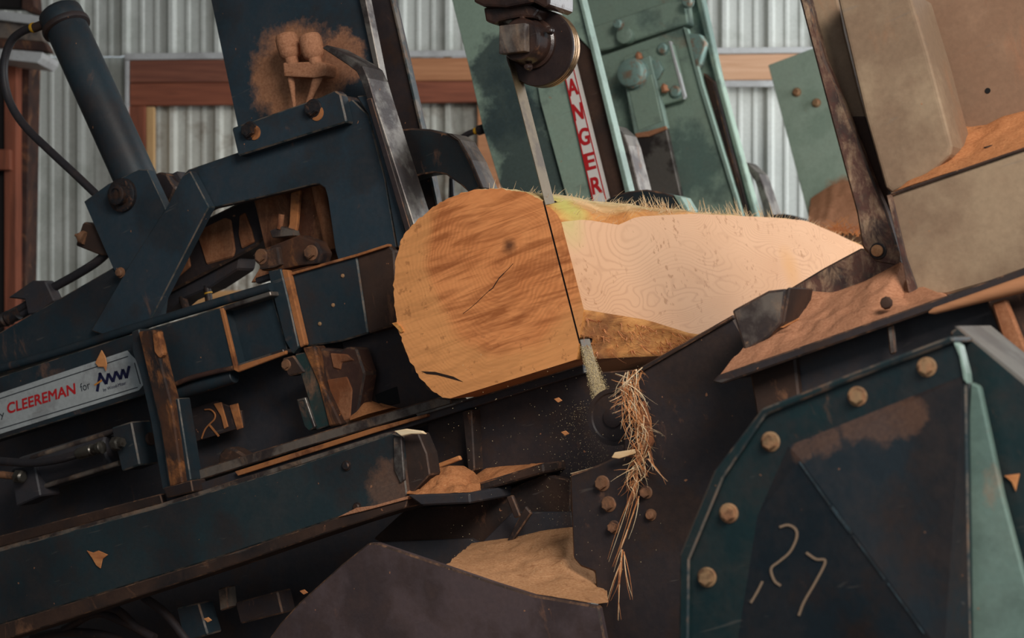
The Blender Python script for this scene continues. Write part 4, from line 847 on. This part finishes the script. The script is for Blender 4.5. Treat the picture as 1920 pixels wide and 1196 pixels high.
prism('hook', [(1416, 412), (1440, 403), (1470, 401), (1496, 408), (1510, 422), (1506, 440), (1412, 440)], l3 - 0.05, 0.10, 'hook', d3, 0.004)

# ================================================================== the carriage deck that carries the knees
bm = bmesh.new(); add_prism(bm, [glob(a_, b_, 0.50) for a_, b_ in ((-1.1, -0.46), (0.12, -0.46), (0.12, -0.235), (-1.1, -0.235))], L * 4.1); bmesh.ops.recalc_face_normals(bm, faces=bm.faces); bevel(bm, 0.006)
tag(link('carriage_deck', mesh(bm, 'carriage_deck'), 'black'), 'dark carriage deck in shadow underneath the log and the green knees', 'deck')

# ================================================================== fourth knee plate
l4 = 4.25
k4 = thing('carriage_knee', 'farthest green knee plate with two small bolts beside the rusty frame', 'carriage knee', 'slanted carriage knees behind the log')
prism('back_plate', [(1440, 122), (1520, 92), (1600, 66), (1720, 480), (1770, 680), (1590, 680), (1518, 415), (1480, 270)], l4, 0.03, 'teal_hazed_dusty', k4, 0.003)
for x, y in ((1494, 173), (1531, 193)): roundbolt(k4, x, y, l4, 7, 'bolt_dusty', 0.02)
tag(heap('sawdust_bank', [(1512, 430), (1560, 434), (1640, 440)], 4.1, [(1520, 372), (1560, 346), (1600, 338), (1660, 330)], 4.24, 'sawdust', None, 10, 24, 0.02), 'tan sawdust bank against the farthest green knee plate', 'sawdust')

# ================================================================== saw head frame right of the band
sp_ = thing('saw_frame_plate', 'black steel side plate of the saw head below the log, with rusty bolts', 'machine plate')
prism('side_plate', [(1200, 694), (1374, 594), (1400, 640), (1500, 640), (1560, 660), (1700, 680), (1560, 1230), (1130, 1230), (1114, 1072), (1088, 1062), (1074, 1046), (1068, 890), (1120, 872), (1168, 850), (1172, 740)], -0.20, 0.04, 'black', sp_, 0.004)
prism('plate_rim', [(1198, 690), (1374, 590), (1376, 596), (1202, 697)], -0.21, 0.05, 'brown_dark', sp_, 0.002)
for x, y, rr, m in ((1130, 906, 13, 'bolt_rusty'), (1142, 945, 13, 'bolt_rusty'), (1152, 988, 11, 'bolt_rusty'), (1212, 923, 11, 'bolt_rusty'), (1205, 886, 9, 'bolt_rusty')): bolt(sp_, x, y, -0.20, rr * 0.85, m, 0.016)
roundbolt(sp_, 1221, 965, -0.20, 9, 'bolt_rusty', 0.012)
wl = thing('wear_block', 'worn dark steel box bolted to the corner of the saw frame', 'block')
prism('block_face', [(1372, 582), (1440, 545), (1474, 541), (1466, 606), (1440, 634), (1396, 660)], -0.37, 0.14, 'dark_worn', wl, 0.005, 2)
prism('block_side', [(1474, 540), (1482, 538), (1478, 560), (1470, 606), (1460, 616), (1464, 580)], -0.365, 0.13, 'brown_dark', wl, 0.003)

hf = thing('rusty_frame', 'scaly rusted angle-iron frame leaning at the edge of the sawdust hopper', 'frame')
prism('upright', [(1494, -20), (1512, -20), (1546, 110), (1580, 190), (1600, 240), (1640, 345), (1662, 396), (1688, 480), (1684, 500), (1640, 492), (1616, 462), (1606, 400), (1560, 230)], -0.15, 0.03, 'rust_scaly', hf, 0.004)
prism('foot', [(1480, 541), (1545, 502), (1616, 464), (1640, 478), (1688, 486), (1694, 520), (1600, 560), (1500, 566), (1474, 556)], -0.148, 0.03, 'rust_scaly', hf, 0.004)
prism('inner_leg', [(1512, -20), (1566, -20), (1582, 60), (1612, 180), (1664, 356), (1690, 480), (1660, 400), (1640, 345), (1600, 240), (1546, 110)], -0.10, 0.03, 'tan', hf, 0.003)
prism('gusset', [(1590, 218), (1622, 218), (1664, 356), (1690, 482), (1664, 430), (1640, 350)], -0.105, 0.02, 'brown_dark', hf, 0.002)
bolt(hf, 1647, 471, -0.15, 12, 'bolt_dark', 0.008); lathe('stud_end', PL(1645, 470, -0.158), -L, [(0.0115, 0), (0.0115, 0.004), (0.009, 0.006), (0, 0.006)], 'sawdust_pale', hf, 16)

hp = thing('sawdust_hopper', 'tan sheet-metal hopper filling the upper right corner', 'hopper')
prism('box_channel', [(1566, -20), (1704, -20), (1740, 100), (1786, 274), (1782, 292), (1740, 330), (1672, 362), (1660, 352), (1622, 218), (1592, 90)], -0.20, 0.16, 'tan', hp, 0.012, 3)
prism('rear_panel', [(1690, -20), (1990, -20), (1990, 330), (1700, 360)], 0.02, 0.02, 'tan_warm', hp, 0.002)
lathe('hole', PL(1852, 170, 0.0195), -L, [(0.0055, -0.003), (0.0055, 0.001), (0, 0.001)], 'hole', hp, 16)
prism('front_panel', [(1664, 366), (1700, 352), (1920, 278), (1990, 254), (1990, 492), (1776, 552), (1722, 556), (1704, 552), (1690, 484)], -0.28, 0.02, 'tan', hp, 0.004)
prism('front_edge', [(1662, 366), (1672, 364), (1700, 484), (1724, 552), (1704, 553), (1690, 484)], -0.285, 0.01, 'rust_scaly', hp, 0.001)
prism('top_rim', [(1668, 362), (1920, 276), (1990, 252), (1990, 257), (1920, 282), (1672, 367)], -0.286, 0.02, 'brown_dark', hp, 0.002)
tag(heap('hopper_sawdust', [(1676, 358), (1740, 336), (1840, 304), (1990, 252)], -0.26, [(1784, 290), (1792, 262), (1800, 236), (1822, 238), (1850, 234), (1880, 218), (1940, 204), (1990, 198)], 0.0, 'sawdust_orange', None, 16, 50, 0.006), 'smooth orange sawdust heap inside the tan hopper', 'sawdust')
tag(prism('wood_splinter', [(1842, 276), (1856, 272), (1925, 268), (1990, 262), (1990, 270), (1925, 276), (1858, 281)], -0.18, 0.02, 'brown_dark', None, 0.002), 'dark splinter lying on the hopper sawdust at the right edge', 'wood chip')

tr = thing('sawdust_tray', 'black-edged steel tray sloping under the hopper', 'tray')
prism('tray_lip', [(1334, 716), (1346, 703), (1500, 650), (1770, 556), (1990, 476), (1990, 500), (1770, 574), (1500, 668), (1352, 720)], -0.46, 0.02, 'black', tr, 0.003)
prism('tray_floor', [(1346, 706), (1500, 652), (1770, 560), (1990, 480), (1990, 486), (1770, 566), (1500, 660), (1350, 712)], -0.44, 0.26, 'black_clean', tr, 0.001)
prism('support_post', [(1404, 690), (1490, 664), (1500, 760), (1420, 790), (1412, 740)], -0.40, 0.08, 'brown_dark', tr, 0.004)
prism('under_plate', [(1490, 668), (1990, 500), (1990, 720), (1800, 640), (1500, 770)], -0.38, 0.02, 'black_clean', tr, 0.002)
prism('hanger_rod', [(1662, 612), (1674, 608), (1680, 662), (1668, 666)], -0.44, 0.012, 'dark_worn', tr, 0.003)
tag(heap('tray_sawdust', [(1350, 703), (1500, 650), (1640, 602), (1774, 555)], -0.44, [(1476, 544), (1500, 546), (1560, 548), (1620, 528), (1690, 490), (1708, 552), (1770, 553)], -0.21, 'sawdust', None, 24, 60, 0.008), 'wide tan sawdust heap on the tray below the hopper', 'sawdust')
tag(lathe('bark_lump', PL(1662, 568, -0.42), -L, [(0, -0.01), (0.009, -0.008), (0.012, 0.0), (0.009, 0.006), (0, 0.008)], 'brown_dark', None, 9), 'round dark bark lump sitting on the tray sawdust', 'bark')
tag(prism('twig', [(1462, 614), (1466, 612), (1497, 596), (1498, 599), (1468, 615)], -0.37, 0.004, 'fibre_dark', None, 0.001), 'thin brown twig on the tray sawdust near the worn steel box', 'twig')
pp = thing('hopper_pipe', 'wood-coloured round rail below the hopper at the right edge', 'rail')
a_ = PL(1742, 586, -0.48); b_ = PL(1990, 512, -0.48); lathe('pipe', a_, b_ - a_, [(0.002, 0), (0.006, 0.01), (0.017, (b_ - a_).length)], 'plank_orange', pp, 24)
prism('bracket', [(1850, 566), (1990, 520), (1990, 760), (1930, 740), (1880, 640)], -0.44, 0.02, 'brown_dark', pp, 0.003)
prism('brace', [(1858, 570), (1886, 560), (1926, 660), (1990, 760), (1930, 720), (1880, 640)], -0.47, 0.02, 'brown_dusty', pp, 0.004)

# ================================================================== wheel guard, lower right
gd = thing('wheel_guard', 'dark green wheel guard with a bolted rim and the chalk number 27', 'machine guard')
lg_ = -0.95
prism('guard_plate', [(1430, 775), (1600, 708), (1786, 642), (1800, 660), (1812, 705), (1820, 1230), (1284, 1230), (1284, 1050), (1350, 892)], lg_, 0.02, 'green_guard', gd, 0.003)
prism('guard_rim', [(1428, 766), (1600, 698), (1782, 630), (1792, 640), (1600, 712), (1436, 778), (1356, 896), (1292, 1050), (1290, 1230), (1272, 1230), (1274, 1040), (1338, 884)], lg_ - 0.012, 0.16, 'green_guard', gd, 0.003)
cp = [(1478, 836), (1806, 704), (1816, 1230), (1338, 1230), (1420, 968)]
A = [PL(x, y, lg_ + 0.001) for x, y in cp]; 
inner_px = [(1500, 862), (1790, 744), (1802, 1230), (1740, 1230), (1400, 1230)]
bm = bmesh.new()
pa, pb, pc = PL(1500, 860, lg_ - 0.012), PL(1420, 968, lg_), PL(1770, 1230, lg_ - 0.07); nrm = (pb - pa).cross(pc - pa).normalized()
if nrm.dot(L) > 0: nrm = -nrm
def onpanel(px, py, off=0.0012):
    d = ray(px, py); t = (pa + nrm * off - CAM).dot(nrm) / d.dot(nrm); return CAM + d * t
o0 = [bm.verts.new(p) for p in (PL(1478, 836, lg_), PL(1806, 704, lg_), PL(1818, 1230, lg_), pc, onpanel(1338, 1230, 0), pb)]
c_ = bm.verts.new(PL(1500, 860, lg_ - 0.012)); b2 = [bm.verts.new(v.co + L * 0.004) for v in o0]
bm.faces.new((o0[0], c_, o0[1])); bm.faces.new((o0[1], c_, o0[3], o0[2])); bm.faces.new((c_, o0[5], o0[4], o0[3])); bm.faces.new((o0[0], o0[5], c_))
for i in range(6): bm.faces.new((o0[i], o0[(i + 1) % 6], b2[(i + 1) % 6], b2[i]))
bm.faces.new(b2)
pn = link('raised_panel', mesh(bm, 'raised_panel'), 'guard_panel', gd); pn['label'] = 'scuffed folded panel with chalk figures'
for x, y in ((1738, 688), (1608, 743), (1445, 828), (1367, 962), (1326, 1082)): bolt(gd, x, y, lg_, 14, 'bolt_dusty', 0.012, True, sides=6)
strokes_l = lg_ - 0.045
bm = bmesh.new()
for pts in ([(1462, 988), (1478, 984), (1492, 992), (1494, 1008), (1482, 1034), (1462, 1052), (1446, 1066), (1452, 1088), (1464, 1098)], [(1512, 1036), (1530, 1048), (1548, 1052), (1530, 1090), (1508, 1128), (1498, 1154)], [(1430, 1090), (1420, 1110), (1408, 1130)]):
    P = smoothpath([Vector((x, y, 0)) for x, y in pts], 4)
    for a_, b_ in zip(P, P[1:]):
        q4 = [onpanel(x, y) for x, y in seg2((a_.x, a_.y), (b_.x, b_.y), 4.2)]; add_prism(bm, q4, nrm * 0.0008)
tag(link('chalk_number', mesh(bm, 'chalk_number'), 'chalk', gd), 'chalked number 27')
bm = bmesh.new()
for (x, y), (x2, y2), w_ in (((1502, 866), (1560, 948), 3), ((1562, 950), (1600, 1000), 6), ((1602, 1004), (1662, 1086), 3), ((1668, 1094), (1736, 1188), 2.4)):
    add_prism(bm, [onpanel(a_ - 3, b_) for a_, b_ in seg2((x, y), (x2, y2), w_)], nrm * 0.0006)
tag(link('crease_highlight_scuff', mesh(bm, 'crease_highlight_scuff'), 'scuff_highlight', gd), 'painted highlight with pale scuffs along the crease')  # pale strips paint a highlight on the crease, with some scuffing
prism('guard_edge', [(1786, 640), (1798, 648), (1812, 700), (1814, 720), (1806, 712), (1798, 668)], lg_ - 0.005, 0.03, 'teal_pale', gd, 0.001)

g2 = thing('side_guard', 'green angular guard with a pale wedge at the right edge', 'machine guard')
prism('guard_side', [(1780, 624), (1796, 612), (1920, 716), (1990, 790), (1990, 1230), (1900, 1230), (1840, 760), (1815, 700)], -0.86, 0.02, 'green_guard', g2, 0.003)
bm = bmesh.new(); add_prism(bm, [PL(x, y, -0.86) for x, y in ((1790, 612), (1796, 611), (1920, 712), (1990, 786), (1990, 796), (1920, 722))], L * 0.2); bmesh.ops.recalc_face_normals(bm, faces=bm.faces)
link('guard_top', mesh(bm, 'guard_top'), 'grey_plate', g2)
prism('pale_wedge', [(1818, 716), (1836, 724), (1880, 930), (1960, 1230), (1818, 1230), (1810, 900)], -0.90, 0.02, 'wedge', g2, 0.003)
tag(prism('wood_chip', [(1882, 892), (1912, 888), (1908, 904), (1904, 922), (1896, 904)], -0.865, 0.003, 'fibre_dark', None, 0.001), 'orange chip on the dark side guard at the right edge', 'wood chip')

# ================================================================== torn bark fibres hanging from the frame corner
hb = thing('fibre_bundle', 'tangle of orange bark fibres hanging from the corner of the black plate', 'bark fibres')
spine = [PL(x, y, -0.215) for x, y in ((1190, 694), (1182, 730), (1196, 770), (1206, 810), (1202, 850), (1196, 890), (1194, 930), (1180, 980), (1170, 1030), (1158, 1070))]
SP = smoothpath(spine, 8); sp = []
for i in range(240):
    t = random.random() ** 1.4; k_ = int(t * 45); p = SP[min(k_, len(SP) - 1)]; q_ = SP[min(k_ + random.randint(3, 12), len(SP) - 1)]; w = 0.020 if k_ < 40 else 0.005
    a_ = p + S * random.gauss(0, w * 0.6) - L * random.uniform(0, 0.02); b_ = q_ + S * random.gauss(0, w) - L * random.uniform(0, 0.03)
    sp.append((a_, b_, random.uniform(0.0004, 0.0011), S * random.gauss(0, 0.006)))
for i in range(70):
    p = random.choice(SP[4:44]); d = (S * random.choice((-1, -1, -1, 1)) * random.uniform(0.5, 1) + N * random.uniform(-0.8, 0.4) - L * random.uniform(0, 0.4)).normalized()
    sp.append((p, p + d * random.uniform(0.02, 0.055), random.uniform(0.0006, 0.0014), Vector((0, 0, random.uniform(-0.006, 0.006)))))
for a_, b_ in (((1194, 900), (1144, 1056)), ((1190, 960), (1150, 1068)), ((1168, 1030), (1160, 1165)), ((1172, 1034), (1182, 1124)), ((1166, 1050), (1142, 1130)), ((1215, 860), (1250, 905)), ((1215, 845), (1228, 880)), ((1196, 930), (1176, 1010))):
    for j in range(3): sp.append((PL(a_[0] + random.uniform(-3, 3), a_[1], -0.225), PL(b_[0] + random.uniform(-5, 5), b_[1] + random.uniform(-8, 8), -0.225), 0.0011, S * random.gauss(0, 0.004)))
tag(strands('fibre_strands', [x for i, x in enumerate(sp) if i % 3], 'fibre_dark', hb), 'orange fibre strands', kind='stuff'); tag(strands('pale_strands', sp[::3], 'fibre', hb), 'pale fibre strands', kind='stuff')
prism('bark_roll', [(1190, 760), (1206, 750), (1216, 790), (1222, 830), (1214, 848), (1204, 846), (1196, 800)], -0.222, 0.018, 'brown_dusty', hb, 0.006, 2)
prism('bark_flake', [(1146, 858), (1152, 848), (1190, 842), (1192, 850), (1160, 860)], -0.23, 0.004, 'fibre', hb, 0.001)
tag(strands('splinter', [(PL(1070, 888, -0.21), PL(1112, 876, -0.21), 0.0012, Vector((0, 0, 0)))], 'fibre'), 'single pale splinter on the edge of the black plate below the roller', 'splinter')
finish()
